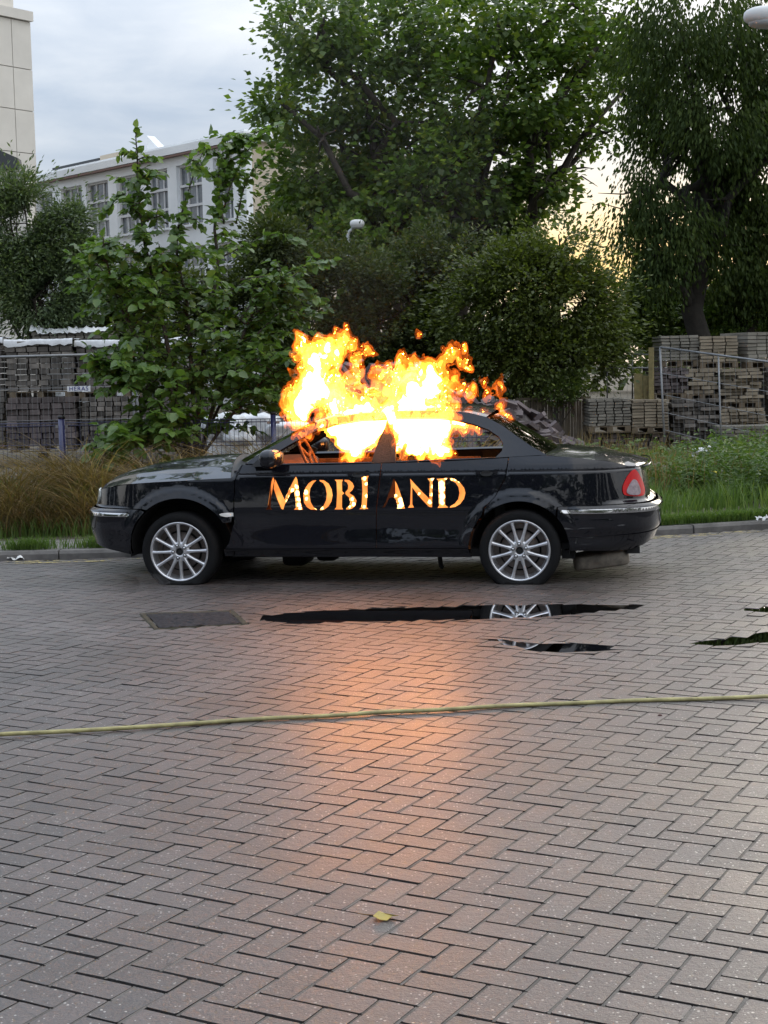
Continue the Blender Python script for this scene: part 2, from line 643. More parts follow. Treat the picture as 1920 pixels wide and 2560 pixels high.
PUDDLES = [
    ('long puddle mirroring the rear wheel in front of the burning car', -.002,
     [(655, 1541), (700, 1534), (800, 1526), (900, 1523), (1000, 1519), (1110, 1516), (1230, 1512), (1330, 1512), (1450, 1510), (1560, 1512), (1608, 1515), (1585, 1522), (1500, 1531), (1400, 1540), (1330, 1545), (1240, 1547), (1150, 1550), (1050, 1553), (950, 1555), (850, 1556), (760, 1560), (700, 1558), (668, 1552)]),
    ('small puddle with brick edges showing, right of the centre', -.002,
     [(1212, 1597), (1260, 1599), (1310, 1606), (1380, 1608), (1440, 1606), (1500, 1612), (1550, 1617), (1530, 1626), (1470, 1630), (1400, 1632), (1330, 1628), (1280, 1616), (1240, 1606)]),
    ('shallow wet strip at the right edge below the hose end', -.002,
     [(1725, 1608), (1790, 1600), (1850, 1592), (1930, 1578), (2000, 1578), (2000, 1600), (1925, 1606), (1860, 1612), (1800, 1616), (1750, 1614)]),
    ('narrow dark puddle at the right edge of the road', -.002,
     [(1870, 1524), (1930, 1516), (1990, 1514), (1990, 1528), (1930, 1535), (1885, 1531)]),
]
PATCH = [ground(u, v)[:2] for u, v in ((358, 1538), (578, 1531), (612, 1562), (392, 1575))]
road = build_ground()


def build_road_bits():
    # kerb: individual stones about a metre long, with a low face towards the road
    m_kerb = pmat('kerb_stone', (.16, .15, .14), .75, var=.45, vscale=6, bump=.4, bscale=90, obj_rand=.12)
    kerb = thing('kerb', 'dark concrete kerb stones along the far edge of the brick road', 'kerb', (0, 0, 0))
    xs = np.arange(-12.0, 13.0, 1.0)
    for x in xs:
        p0 = np.array([x, kerb_y(x)])
        p1 = np.array([x + 1.0, kerb_y(x + 1.0)])
        d = (p1 - p0)
        L = np.linalg.norm(d)
        ang = math.atan2(d[1], d[0])
        mb = MB()
        # profile across the kerb (y across, z up) with bevelled road-side edge
        prof = [(-.13, -.05), (-.13, .055), (-.115, .083), (0.0, .085), (0.0, -.05)]
        V = [(sx * (L / 2 - .004), py, pz) for sx in (-1, 1) for py, pz in prof]
        mb.raw(V, [(0, 1, 2, 3, 4), (9, 8, 7, 6, 5)] + [(i, i + 5, (i + 1) % 5 + 5, (i + 1) % 5) for i in range(5)])
        o = mb.build('kerb_stone', m_kerb, kerb)
        o.location = ((p0[0] + p1[0]) / 2, (p0[1] + p1[1]) / 2, RNG.normal(0, .003))
        o.rotation_euler = (0, 0, ang)
    # pavement strip behind the kerb
    m_pav = pmat('pavement', (.19, .18, .165), .8, var=.35, vscale=4, bump=.4, bscale=120)
    xx = np.linspace(-14, 14, 60)
    P = np.zeros((2, 60, 3))
    P[0, :, 0] = P[1, :, 0] = xx
    P[0, :, 1] = kerb_y(xx) + .001
    P[1, :, 1] = kerb_y(xx) + 1.1
    P[:, :, 2] = .083
    P[1, :, 2] = .092
    MB().grid(P).build('pavement', m_pav, kind='structure')
    # worn yellow line painted on the bricks
    m_yel = bpy.data.materials.new('yellow_paint')
    m_yel.use_nodes = True
    t = NT(m_yel.node_tree)
    out = t.add('ShaderNodeOutputMaterial')
    pos = t.add('ShaderNodeNewGeometry').outputs['Position']
    b = t.add('ShaderNodeBsdfPrincipled', i_Base_Color=(.52, .42, .16))
    b.inputs['Roughness'].default_value = .6
    tr = t.add('ShaderNodeBsdfTransparent')
    fac = t.smooth(t.math('ADD', t.math('MULTIPLY', t.noise(pos, 30, 4), .5), t.math('MULTIPLY', t.noise(pos, 2.2, 3), .5)), .43, .50)
    mx = t.add('ShaderNodeMixShader', i_0=fac, i_1=b.outputs[0], i_2=tr.outputs[0])
    t.put(out.inputs[0], mx.outputs[0])
    mb = MB()
    for off, wd in ((-.42, .05), (-.30, .05)):
        P = np.zeros((2, 60, 3))
        P[0, :, 0] = P[1, :, 0] = xx
        P[0, :, 1] = kerb_y(xx) + off
        P[1, :, 1] = kerb_y(xx) + off + wd
        P[:, :, 2] = .010
        mb.grid(P)
    mb.build('road_marking', m_yel, road)
    # worn asphalt patch / cover let into the bricks
    m_cov = pmat('cover_asphalt', (.026, .027, .031), .8, spec=.2, var=.8, vscale=34, bump=1.0, bscale=70)
    cov = thing('drain_cover', 'worn dark rectangular cover in a mossy frame left of the puddle', 'drain cover', (0, 0, 0))
    c = sum(np.array(p) for p in PATCH) / 4
    def shrink(k, z):
        return [tuple((np.array(p) - c) * k + c) + (z,) for p in PATCH]
    g = 14
    A = [np.array(p) for p in shrink(.93, 0)]
    P = np.array([[(A[0] * (1 - s) + A[1] * s) * (1 - q) + (A[3] * (1 - s) + A[2] * s) * q for s in np.linspace(0, 1, g * 2)] for q in np.linspace(0, 1, g)])
    P[:, :, 2] = .010 + RNG.normal(0, .0018, P.shape[:2])
    MB().grid(P).build('cover_plate', m_cov, cov)
    m_frame = pmat('mossy_frame', (.06, .056, .04), .9, spec=.2, var=.5, vscale=14, bump=.8, bscale=80)
    mb = MB()
    o1, i1 = shrink(1.12, -.004), shrink(.95, .008)
    o2 = shrink(1.06, .013)
    for q in range(4):
        mb.raw([o1[q], o1[(q + 1) % 4], o2[(q + 1) % 4], o2[q]], [(0, 1, 2, 3)])
        mb.raw([o2[q], o2[(q + 1) % 4], i1[(q + 1) % 4], i1[q]], [(0, 1, 2, 3)])
    mb.build('frame', m_frame, cov)
    # puddles: thin sheets of clear water standing on the bricks
    m_w = bpy.data.materials.new('water')
    m_w.use_nodes = True
    t = NT(m_w.node_tree)
    out = t.add('ShaderNodeOutputMaterial')
    gl = t.add('ShaderNodeBsdfGlossy', i_Color=(1, 1, 1))
    gl.inputs['Roughness'].default_value = 0.0
    tr = t.add('ShaderNodeBsdfTransparent', i_Color=(.72, .66, .60))
    fr = t.add('ShaderNodeFresnel')
    fr.inputs['IOR'].default_value = 1.36
    mx = t.add('ShaderNodeMixShader', i_0=fr.outputs[0], i_1=tr.outputs[0], i_2=gl.outputs[0])
    t.put(out.inputs[0], mx.outputs[0])
    for lab, z, px in PUDDLES:
        pts = catmull([ground(u, v, z)[:2] for u, v in px], 4, True)
        cen_ = pts.mean(0)
        dv = pts - cen_
        pts = cen_ + dv * (1 + .05 / (np.linalg.norm(dv, axis=1)[:, None] + .05)) + RNG.normal(0, .006, pts.shape)
        o = link('puddle', new_mesh('puddle', [(x, y, z) for x, y in pts], [tuple(range(len(pts)))], m_w), None, None, lab, 'puddle')
    # hose
    m_hose = pmat('hose_rubber', (.36, .32, .14), .5, var=.45, vscale=11, bump=.5, bscale=60)
    hp = [(-150, 1846), (0, 1836), (120, 1830), (260, 1822), (400, 1814), (520, 1805), (660, 1796), (820, 1789), (960, 1780), (1100, 1774), (1260, 1764), (1420, 1758), (1600, 1751), (1760, 1746), (1920, 1741), (2080, 1735)]
    pts = []
    for u, v in hp:
        p = ground(u, v, .018)
        pts.append((p[0], p[1], .016 + RNG.uniform(0, .003)))
    pts = catmull(pts, 8)
    MB().tube(pts, .0105, 10).build('hose', m_hose, None, True, label='long yellow-green garden hose lying across the brick road', cat='hose')
    # fallen leaf with stem
    m_leaf = pmat('fallen_leaf', (.50, .36, .07), .5, c2=(.26, .27, .12), vscale=25)
    m_leaf_s = pmat('leaf_stem', (.20, .12, .05), .6)
    lf = thing('fallen_leaf', 'yellow fallen leaf with a thin stem lying on the near bricks', 'leaf', ground(955, 2294, .006))
    k = 1 / 925.
    out_px = [(-26, -2), (-20, 8), (-6, 10), (14, 9), (30, 2), (47, 4), (30, -8), (10, -16), (-10, -16)]
    V = [(0, 0, .016)] + [(x * k, -y * k * 2.1, .004 + .006 * math.sin(i * 1.7)) for i, (x, y) in enumerate(out_px)]
    n = len(out_px)
    me = new_mesh('leaf_blade', V + [(x, y, z - .0012) for x, y, z in V], [(0, 1 + i, 1 + (i + 1) % n) for i in range(n)] +
                  [(n + 1, n + 2 + (i + 1) % n, n + 2 + i) for i in range(n)] + [(1 + i, n + 2 + i, n + 2 + (i + 1) % n, 1 + (i + 1) % n) for i in range(n)], m_leaf)
    link('leaf_blade', me, lf)
    MB().tube([(-.027, .003, .008), (-.05, .012, .007), (-.075, .03, .004)], .0016, 5).build('leaf_stem', m_leaf_s, lf)
    # little litter
    m_stone = pmat('pebble', (.10, .045, .04), .7, var=.3)
    for (u, v, s, lab) in ((1650, 1794, .016, 'small dark red pebble on the bricks below the hose'),):
        mb = MB()
        mb.sup((0, 0, .009), (s * 1.4, s, s), .8, None, 8, 6)
        mb.build('pebble', m_stone, None, False, label=lab, cat='stone', loc=tuple(ground(u, v, .0)))
    m_white = pmat('white_litter', (.7, .7, .68), .6, var=.2, vscale=20)
    for (u, v, s, lab) in ((42, 1392, .16, 'crumpled white paper litter in the left gutter'), (1908, 1318, .13, 'white crumpled litter by the kerb at the right edge'),
                           (1705, 1285, .09, 'flat white scrap on the pavement behind the car')):
        p = ground(u, v, .03)
        mb = MB()
        g = np.random.default_rng(u)
        V = []
        n1, n2 = 9, 6
        for i in range(n1):
            for j in range(n2):
                V.append(((i / (n1 - 1) - .5) * s + g.normal(0, .006), (j / (n2 - 1) - .5) * s * .7 + g.normal(0, .006), abs(g.normal(0, .018)) + .012 * math.sin(i * 1.3) + .01))
        P = np.array(V).reshape(n1, n2, 3)
        mb.grid(P)
        o = mb.build('litter', m_white, None, False, label=lab, cat='litter', loc=(p[0], p[1], .0 if u < 100 else .09))
        md = o.modifiers.new('thick', 'SOLIDIFY')
        md.thickness = .003


build_road_bits()


# ================================================================== the burning car
# car frame: x from the front axle to the rear, y away from the camera (0 = outer face of the near tyres), z up
CAR_O = np.array([-1.642, 12.196, 0.0])
CAR_RZ = math.atan2(-.1554, .9878)
WID = 1.75
_c, _s = math.cos(CAR_RZ), math.sin(CAR_RZ)


def car2w(p):
    p = np.asarray(p, float)
    return np.stack([p[..., 0] * _c - p[..., 1] * _s, p[..., 0] * _s + p[..., 1] * _c, p[..., 2]], -1) + CAR_O


def c6(a, b, l=.1):
    """point in the car frame seen at crop pixel (a, b) of the flames, on the vertical plane y = l"""
    d = ray(640 + a * .4219, 780 + b * .4219)
    ey = np.array([-_s, _c, 0])
    C = np.array([0, 0, CH])
    t = ((CAR_O + ey * l - C) @ ey) / (d @ ey)
    P = C + t * d - CAR_O
    return np.array([P[0] * _c + P[1] * _s, l, P[2]])


PLAN = catmull([(-.905, .875), (-.898, .65), (-.868, .43), (-.80, .25), (-.67, .11), (-.45, .035), (-.2, .01), (.3, 0), (1.3, -.008), (2.5, 0), (2.95, .015),
                (3.3, .05), (3.55, .12), (3.69, .23), (3.762, .40), (3.795, .63), (3.80, .875)], 40)
_seg = np.r_[0, np.cumsum(np.hypot(*np.diff(PLAN, axis=0).T))]
_u = _seg - np.interp(1.3, PLAN[:, 0], _seg) + 1.3
UF, UR = _u[0], _u[-1]
ss = lambda x, a, b: (lambda t: t * t * (3 - 2 * t))(np.clip((np.asarray(x, float) - a) / (b - a), 0, 1))
AF, AR = (.012, .265, .43), (2.712, .265, .385)      # wheel arches: x, z, radius


def inset(u, z):
    """how far the side skin lies inside the plan outline"""
    u, z = np.asarray(u, float), np.asarray(z, float)
    d = .045 * (1 - ss(z, .20, .30)) + .012 * (1 - ss(z, .3, .55))
    d = d + .10 * np.clip(z - .60, 0, 9) ** 1.25 + .16 * np.clip(z - .868, 0, 9)
    d = d + .006 * np.exp(-((z - .872) / .007) ** 2)                      # waist groove
    nose = 1 - ss(u, -.62, -.36)
    d = d + nose * (.060 * ss(z, .585, .63) + .08 * np.clip(z - .63, 0, 9) + .03 * (1 - ss(z, .25, .42)))
    d = d - (1 - ss(u, -.5, -.38)) * .012 * ss(z, .36, .45) * (1 - ss(z, .57, .60))
    tail = ss(u, 3.30, 3.62)
    d = d + tail * (.075 * ss(z, .590, .645) + .10 * np.clip(z - .66, 0, 9) + .05 * (1 - ss(z, .22, .42)))
    d = d - ss(u, 3.0, 3.2) * .014 * ss(z, .36, .44) * (1 - ss(z, .575, .60))
    for (ax, az, ar) in (AF, AR):
        r = np.hypot(u - ax, z - az)
        d = d - .027 * (1 - ss(r, ar + .045, ar + .10)) * (1 - .4 * ss(r, ar - .02, ar + .05)) * ss(z, .25, .5)
    # shoulder over the rear wheel and the front wing roll inwards towards the top
    d = d + .30 * np.clip(z - (.93 - .10 * ss(u, 1.0, .3)), 0, 9) ** 1.15 * (ss(u, 2.3, 2.9) + .9 * (1 - ss(u, .4, .7)))
    return d


def S(u, z):
    u = np.asarray(u, float)
    x = np.interp(u, _u, PLAN[:, 0])
    y = np.interp(u, _u, PLAN[:, 1])
    e = .02
    tx = np.interp(u + e, _u, PLAN[:, 0]) - np.interp(u - e, _u, PLAN[:, 0])
    ty = np.interp(u + e, _u, PLAN[:, 1]) - np.interp(u - e, _u, PLAN[:, 1])
    L = np.hypot(tx, ty) + 1e-9
    nx, ny = -ty / L, tx / L
    d = inset(u, z)
    return np.stack([x + nx * d, y + ny * d, np.asarray(z, float) + 0 * u], -1)


def Gs(x, z):
    """greenhouse side (pillars, cant rail): leans inwards above the belt"""
    x, z = np.asarray(x, float), np.asarray(z, float)
    y = .052 + .50 * (z - .955) + .03 * ((x - 1.7) / 1.1) ** 2
    return np.stack([x, y, z], -1)


def poly_densify(P, st, closed=True):
    out = []
    n = len(P)
    for i in range(n if closed else n - 1):
        a, b = np.array(P[i]), np.array(P[(i + 1) % n])
        k = max(1, int(round(np.hypot(*(b - a)) / st)))
        out += [tuple(a + (b - a) * j / k) for j in range(k)]
    return out


def panel(name, outline, mat, parent, fn=S, holes=(), st=.03, fl=.018, mirror=False, extra=(), out=0.0, **kw):
    """sheet-metal panel: outline (and holes) in (u, z), mapped on a surface, with a rim turned inwards"""
    loops = [poly_densify(outline, st)] + [poly_densify(h, min(st, .02)) for h in holes]
    pts = []
    edges = []
    for lp in loops:
        b = len(pts)
        pts += lp
        edges += [(b + i, b + (i + 1) % len(lp)) for i in range(len(lp))]
    A = np.array(pts)
    lo, hi = A.min(0), A.max(0)
    gx = np.arange(lo[0], hi[0], st)
    gz = np.arange(lo[1], hi[1], st * .8)
    G = np.array([(x + (st / 2 if j % 2 else 0), z) for j, z in enumerate(gz) for x in gx] + list(extra))
    ins = inpoly(G, loops[0])
    for h in loops[1:]:
        ins &= ~inpoly(G, h)
    G = G[ins]
    # keep grid points away from the outlines
    d = np.min(np.hypot(G[:, None, 0] - A[None, :, 0], G[:, None, 1] - A[None, :, 1]), 1) if len(G) else np.array([])
    G = G[d > st * .45] if len(G) else G
    allp = [Vector(p) for p in pts] + [Vector(p) for p in G]
    r = delaunay_2d_cdt(allp, edges, [], 0, 1e-5)
    P2 = np.array([tuple(v) for v in r[0]])
    T = np.array([f for f in r[2]])
    cen = P2[T].mean(1)
    ok = inpoly(cen, loops[0])
    for h in loops[1:]:
        ok &= ~inpoly(cen, h)
    T = T[ok]
    e = .0015
    V = fn(P2[:, 0], P2[:, 1])
    N = np.cross(fn(P2[:, 0] + e, P2[:, 1]) - fn(P2[:, 0] - e, P2[:, 1]), fn(P2[:, 0], P2[:, 1] + e) - fn(P2[:, 0], P2[:, 1] - e))
    N /= np.linalg.norm(N, axis=1)[:, None] + 1e-12
    V = V + N * out
    a, b, c = P2[T[:, 0]], P2[T[:, 1]], P2[T[:, 2]]
    cr = (b - a)[:, 0] * (c - a)[:, 1] - (b - a)[:, 1] * (c - a)[:, 0]
    T[cr < 0] = T[cr < 0][:, ::-1]
    Vs, Ns, Fs = [V], [N], [T]
    base = len(V)
    for li, lp in enumerate(loops):
        L2 = np.array(lp)
        W0 = fn(L2[:, 0], L2[:, 1])
        n0 = np.cross(fn(L2[:, 0] + e, L2[:, 1]) - fn(L2[:, 0] - e, L2[:, 1]), fn(L2[:, 0], L2[:, 1] + e) - fn(L2[:, 0], L2[:, 1] - e))
        n0 /= np.linalg.norm(n0, axis=1)[:, None] + 1e-12
        W0 = W0 + n0 * out
        W1 = W0 - n0 * fl
        tan = np.roll(W0, -1, 0) - np.roll(W0, 1, 0)
        area = np.sum(L2[:, 0] * np.roll(L2[:, 1], -1) - L2[:, 1] * np.roll(L2[:, 0], -1))
        sn = np.cross(tan, n0) * (1 if area > 0 else -1) * (1 if li == 0 else -1)
        sn /= np.linalg.norm(sn, axis=1)[:, None] + 1e-12
        k = len(L2)
        Vs += [W0, W1]
        Ns += [sn, sn]
        q = []
        for i in range(k):
            j = (i + 1) % k
            quad = (base + i, base + j, base + k + j, base + k + i)
            q += [(quad[0], quad[2], quad[1]), (quad[0], quad[3], quad[2])]
        Fs.append(np.array(q))
        base += 2 * k
    V, N, Fc = np.concatenate(Vs), np.concatenate(Ns), np.concatenate(Fs)
    if mirror:
        V = V * (1, -1, 1) + (0, WID, 0)
        N = N * (1, -1, 1)
        Fc = Fc[:, ::-1]
    me = new_mesh(name, V, Fc, mat, True, N)
    return link(name, me, parent, **kw)


def arc(cx, cz, r, a0, a1, n=22):
    return [(cx + r * math.cos(t), cz + r * math.sin(t)) for t in np.linspace(math.radians(a0), math.radians(a1), n)]


# letters burnt out of the doors, traced in pixels of a crop
LET = {
    'M1': [(127, 92), (136, 120), (124, 180), (116, 250), (112, 318), (124, 336), (76, 336), (90, 318), (104, 210), (114, 130)],
    'M2': [(142, 112), (180, 190), (214, 262), (252, 175), (284, 110), (296, 92), (306, 112), (322, 200), (336, 300), (352, 336), (284, 336), (300, 320), (296, 260), (284, 200), (262, 210), (236, 262), (216, 300), (206, 336), (190, 330), (160, 262), (132, 182), (133, 140)],
    'O1': [(448, 120), (418, 122), (388, 142), (364, 178), (350, 232), (356, 285), (378, 318), (408, 338), (440, 344), (456, 338), (430, 318), (408, 280), (398, 225), (404, 180), (424, 145)],
    'O2': [(470, 118), (505, 120), (540, 145), (562, 185), (570, 230), (562, 275), (540, 312), (508, 336), (478, 340), (480, 330), (505, 305), (522, 265), (526, 220), (516, 170), (498, 140), (472, 126)],
    'B1': [(583, 116), (644, 116), (638, 135), (640, 200), (656, 216), (640, 228), (640, 318), (648, 334), (584, 335), (598, 318), (602, 220), (597, 132)],
    'B2': [(656, 116), (690, 118), (716, 138), (728, 166), (716, 192), (692, 214), (728, 236), (748, 270), (740, 306), (716, 328), (672, 337), (670, 326), (694, 308), (702, 282), (692, 248), (664, 222), (664, 206), (682, 186), (684, 158), (674, 136), (656, 126)],
    'L1': [(770, 84), (836, 88), (826, 108), (828, 200), (822, 318), (836, 330), (768, 333), (784, 318), (790, 200), (784, 106)],
    'A1': [(1022, 108), (1046, 150), (1062, 190), (1082, 250), (1096, 300), (1106, 328), (1046, 328), (1052, 312), (1040, 268), (1024, 244), (988, 250), (974, 286), (958, 318), (936, 322), (960, 286), (984, 220), (1006, 158)],
    'N1': [(1142, 108), (1180, 150), (1236, 208), (1286, 256), (1288, 130), (1270, 108), (1322, 104), (1308, 124), (1306, 318), (1284, 316), (1240, 272), (1196, 222), (1158, 172), (1160, 296), (1172, 320), (1128, 322), (1144, 298), (1148, 160)],
    'D1': [(1336, 110), (1424, 104), (1400, 122), (1402, 300), (1426, 320), (1346, 324), (1358, 306), (1352, 124)],
    'D2': [(1434, 104), (1470, 110), (1512, 138), (1542, 176), (1552, 214), (1542, 256), (1514, 294), (1478, 316), (1436, 322), (1440, 312), (1474, 292), (1500, 258), (1508, 214), (1500, 170), (1478, 138), (1440, 118)],
}


def let_xz(q, sag=0):
    d = ray(640 + q[0] * .33755, 1160 + q[1] * .33755)
    ey = np.array([-_s, _c, 0])
    C = np.array([0, 0, CH])
    t = ((CAR_O + ey * .015 - C) @ ey) / (d @ ey)
    P = C + t * d - CAR_O
    return (P[0] * _c + P[1] * _s, P[2])


HOLE = {k: [let_xz(q) for q in v] for k, v in LET.items()}

m_paint = bpy.data.materials.new('black_paint')
m_paint.use_nodes = True
_t = NT(m_paint.node_tree)
_o = _t.add('ShaderNodeOutputMaterial')
_b = _t.add('ShaderNodeBsdfPrincipled', i_Base_Color=(.006, .0065, .010))
_pos = _t.add('ShaderNodeNewGeometry').outputs['Position']
_n = _t.noise(_pos, 3.5, 5, .65)
_n2 = _t.noise(_pos, 60, 3, .6)
_t.put(_b.inputs['Roughness'], _t.math('ADD', .28, _t.math('MULTIPLY', _n, .2)))
_b.inputs['Specular IOR Level'].default_value = .04
_b.inputs['Coat Weight'].default_value = 1.0
_b.inputs['Coat IOR'].default_value = 1.55
_t.put(_b.inputs['Coat Roughness'], _t.math('ADD', .02, _t.math('MULTIPLY', _t.smooth(_t.math('ADD', _t.math('MULTIPLY', _n, .7), _t.math('MULTIPLY', _n2, .3)), .45, .7), .09)))
_bm = _t.add('ShaderNodeBump', i_Strength=.10, i_Height=_t.noise(_pos, 5, 2))
_bm.inputs['Distance'].default_value = .01
_t.put(_b.inputs['Coat Normal'], _bm.outputs[0])
_t.put(_o.inputs[0], _b.outputs[0])
m_char = pmat('charred_metal', (.020, .015, .013), .75, var=.7, vscale=12, bump=.6, bscale=60)
m_rubber = pmat('tyre_rubber', (.007, .007, .0075), .8, spec=.25, bump=.3, bscale=120, var=.3)
m_blackpl = pmat('black_plastic', (.010, .010, .010), .5)
m_chrome = pmat('chrome', (.75, .75, .77), .10, 1.0)
m_alloy = pmat('alloy', (.66, .66, .68), .30, .80, var=.18, vscale=14)
m_dark = pmat('underbody', (.012, .012, .012), .85)
m_glass = bpy.data.materials.new('smoked_glass')
m_glass.use_nodes = True
_t = NT(m_glass.node_tree)
_o = _t.add('ShaderNodeOutputMaterial')
_g = _t.add('ShaderNodeBsdfGlossy', i_Color=(1, 1, 1))
_g.inputs['Roughness'].default_value = .05
_tr = _t.add('ShaderNodeBsdfTransparent', i_Color=(.34, .27, .22))
_fr = _t.add('ShaderNodeFresnel')
_mx = _t.add('ShaderNodeMixShader', i_0=_fr.outputs[0], i_1=_tr.outputs[0], i_2=_g.outputs[0])
_t.put(_o.inputs[0], _mx.outputs[0])


def build_car():
    car = thing('car', 'burning black four-door saloon on flat tyres with MOBLAND cut through its side', 'car', tuple(CAR_O), CAR_RZ)
    waist = [(x, z) for x in np.arange(-.7, 3.8, .02) for z in (.860, .866, .872, .878, .884)]
    bump_x = [(x, z) for x in np.arange(-1.8, 5.0, .03) for z in (.575, .592, .600, .615, .630, .645)]
    for mir in (False, True):
        kw = dict(mirror=mir)
        fend = [(-.97, .62), (-.97, .735), (-.80, .757), (-.70, .770), (-.628, .777), (-.574, .789), (-.42, .806), (-.19, .820), (.109, .832), (.30, .840), (.472, .852), (.524, .952),
                (.515, .950)]
        fend = fend[:-1] + [(.470, .84), (.457, .60), (.405, .335), (.352, .282)]
        fend = [(-.97, .615), (-.97, .735), (-.80, .757), (-.628, .777), (-.42, .806), (-.19, .820), (.109, .832), (.30, .842), (.440, .846), (.525, .955), (.468, .83), (.455, .60),
                (.437, .50)] + arc(*AF, 33, 128, 26) + [(-.30, .612)]
        panel('front_wing', fend, m_paint, car, st=.028, extra=waist + bump_x, **kw)
        panel('front_wing_sill', [(.437, .49), (.405, .335), (.36, .283), (.352, .222), (.372, .222), (.375, .283)], m_paint, car, **kw) if False else None
        fb = [(UF, .33), (UF, .605)] + [(-.32, .605)] + arc(*AF, 131.5, 183, 18) + [(-.43, .235), (-.60, .262), (-.85, .30)]
        panel('front_bumper', fb, m_paint, car, st=.03, extra=bump_x, **kw)
        panel('chrome_strip', [(-.42, .546), (-.405, .560), (-.42, .574), (-.80, .576), (-.80, .545)], m_chrome, car, out=.008, fl=.008, **kw)
        panel('front_fascia', [(UF, .615), (UF, .735), (-.975, .735), (-.975, .615)], m_paint, car, st=.03, extra=bump_x, **kw)
        # doors
        fd = [(.459, .30), (.51, .30)]
        fd = [(.375, .287), (.412, .335), (.462, .50), (.463, .60), (.475, .83), (.532, .952), (.83, .944), (1.20, .943), (1.643, .951), (1.601, .60), (1.600, .574), (1.590, .287)]
        panel('front_door', fd, m_paint, car, st=.026, extra=waist, holes=() if mir else [HOLE[k] for k in ('M1', 'M2', 'O1', 'O2', 'B1', 'B2', 'L1')], **kw)
        rd = [(1.596, .287), (1.607, .60), (1.649, .951), (2.08, .957), (2.53, .975), (2.632, .980), (2.609, .835), (2.528, .687), (2.442, .60)] + \
            arc(2.712, .265, AR[2] + .012, 137, 176, 12) + [(2.318, .287)]
        panel('rear_door', rd, m_paint, car, st=.026, extra=waist, holes=() if mir else [HOLE[k] for k in ('A1', 'N1', 'D1', 'D2')], **kw)
        panel('sill', [(.36, .218), (.36, .276), (2.31, .276), (2.335, .205)], m_paint, car, st=.05, out=-.012, **kw)
        panel('sill_strip', [(.375, .277), (.375, .285), (2.31, .285), (2.31, .277)], m_chrome if False else m_paint, car, st=.05, out=.006, fl=.01, **kw)
        panel('side_moulding', [(.475, .571), (.475, .580), (1.590, .580), (1.590, .571)], m_paint, car, st=.05, out=.010, fl=.012, **kw)
        panel('side_moulding', [(1.612, .571), (1.612, .580), (2.33, .580), (2.33, .571)], m_paint, car, st=.05, out=.010, fl=.012, **kw)
        # rear quarter and bumper
        rq = [(2.640, .984), (2.78, .990), (2.93, .992), (3.20, .968), (3.45, .932), (3.62, .896), (3.90, .880), (3.90, .618), (3.05, .606), (3.00, .60)] + \
            arc(*AR, 44, 134, 26) + [(2.450, .600), (2.535, .687), (2.617, .835)]
        panel('rear_quarter', rq, m_paint, car, st=.028, extra=waist + bump_x, **kw)
        rb = [(3.01, .597), (3.06, .606), (UR, .606), (UR, .33), (3.90, .30), (3.60, .245), (3.06, .258)] + arc(*AR, 0, 41, 14)
        panel('rear_bumper', rb, m_paint, car, st=.03, extra=bump_x, **kw)
        panel('chrome_strip', [(3.025, .560), (3.04, .575), (3.30, .577), (4.25, .576), (4.25, .545), (3.30, .545), (3.06, .549)], m_chrome, car, out=.010, fl=.01, **kw)
        panel('bumper_crease', [(3.08, .352), (3.08, .358), (UR, .405), (UR, .397)], m_paint, car, out=.006, fl=.006, **kw)
        panel('rear_fascia', [(3.905, .618), (3.905, .880), (UR, .875), (UR, .615)], m_paint, car, st=.04, extra=bump_x, **kw)
        # tail light: red shell round a clear lens
        m_red = MATS.get('red_lens') or pmat('red_lens', (.52, .004, .006), .22, spec=.3, var=.15, vscale=30)
        m_clear = MATS.get('clear_lens') or pmat('clear_lens', (.30, .24, .26), .25, spec=.4, var=.4, vscale=35)
        tl = catmull([(3.700, .866), (3.640, .845), (3.575, .795), (3.528, .735), (3.524, .690), (3.548, .662), (3.64, .650), (3.76, .645), (3.86, .655), (3.90, .700), (3.87, .77), (3.80, .835), (3.745, .865)], 4, True)
        tl = (np.array(tl) - (3.72, .755)) * (.90, .92) + (3.715, .757)
        L = panel('tail_light', tl, m_red, car, st=.02, out=.007, fl=.02, **kw)
        li = catmull([(3.665, .800), (3.605, .760), (3.563, .715), (3.562, .688), (3.59, .672), (3.66, .664), (3.735, .665), (3.775, .69), (3.76, .75), (3.72, .795)], 4, True)
        li = (np.array(li) - (3.67, .72)) * (.84, .86) + (3.67, .715)
        panel('clear_lens', li, m_clear, L, st=.02, out=.013, fl=.012, **kw)
        # greenhouse frame with window opening
        outer = [(.540, .958), (.70, 1.060), (.92, 1.178), (1.10, 1.265), (1.25, 1.310), (1.45, 1.336), (1.80, 1.350), (2.10, 1.345), (2.30, 1.330), (2.45, 1.292), (2.58, 1.222), (2.68, 1.150), (2.80, 1.066), (2.925, .996),
                 (2.78, .991), (2.62, .984), (2.30, .972), (1.65, .956), (.83, .949)]
        dlo = [(.66, .960), (.69, .985), (.90, 1.105), (1.10, 1.207), (1.25, 1.255), (1.45, 1.283), (1.80, 1.297), (2.05, 1.293), (2.20, 1.276), (2.35, 1.240), (2.47, 1.195), (2.55, 1.142), (2.588, 1.085), (2.580, 1.03), (2.53, .982),
               (2.30, .980), (1.65, .963), (.83, .957)]
        panel('roof_pillars', outer, m_paint, car, fn=Gs, holes=[dlo], st=.025, fl=.03, **kw)
        seal = [(.665, .962)] + dlo[1:]
        panel('b_pillar', [(1.562, .952), (1.755, .956), (1.750, 1.02), (1.752, 1.10), (1.725, 1.18), (1.718, 1.25), (1.712, 1.30), (1.672, 1.30), (1.655, 1.22), (1.610, 1.13), (1.585, 1.04)], m_char, car, fn=Gs, st=.03, fl=.03, out=.003, **kw)
        # side indicator, mirror, handles
        sgn = -1 if mir else 1
        yy = lambda y: WID - y if mir else y
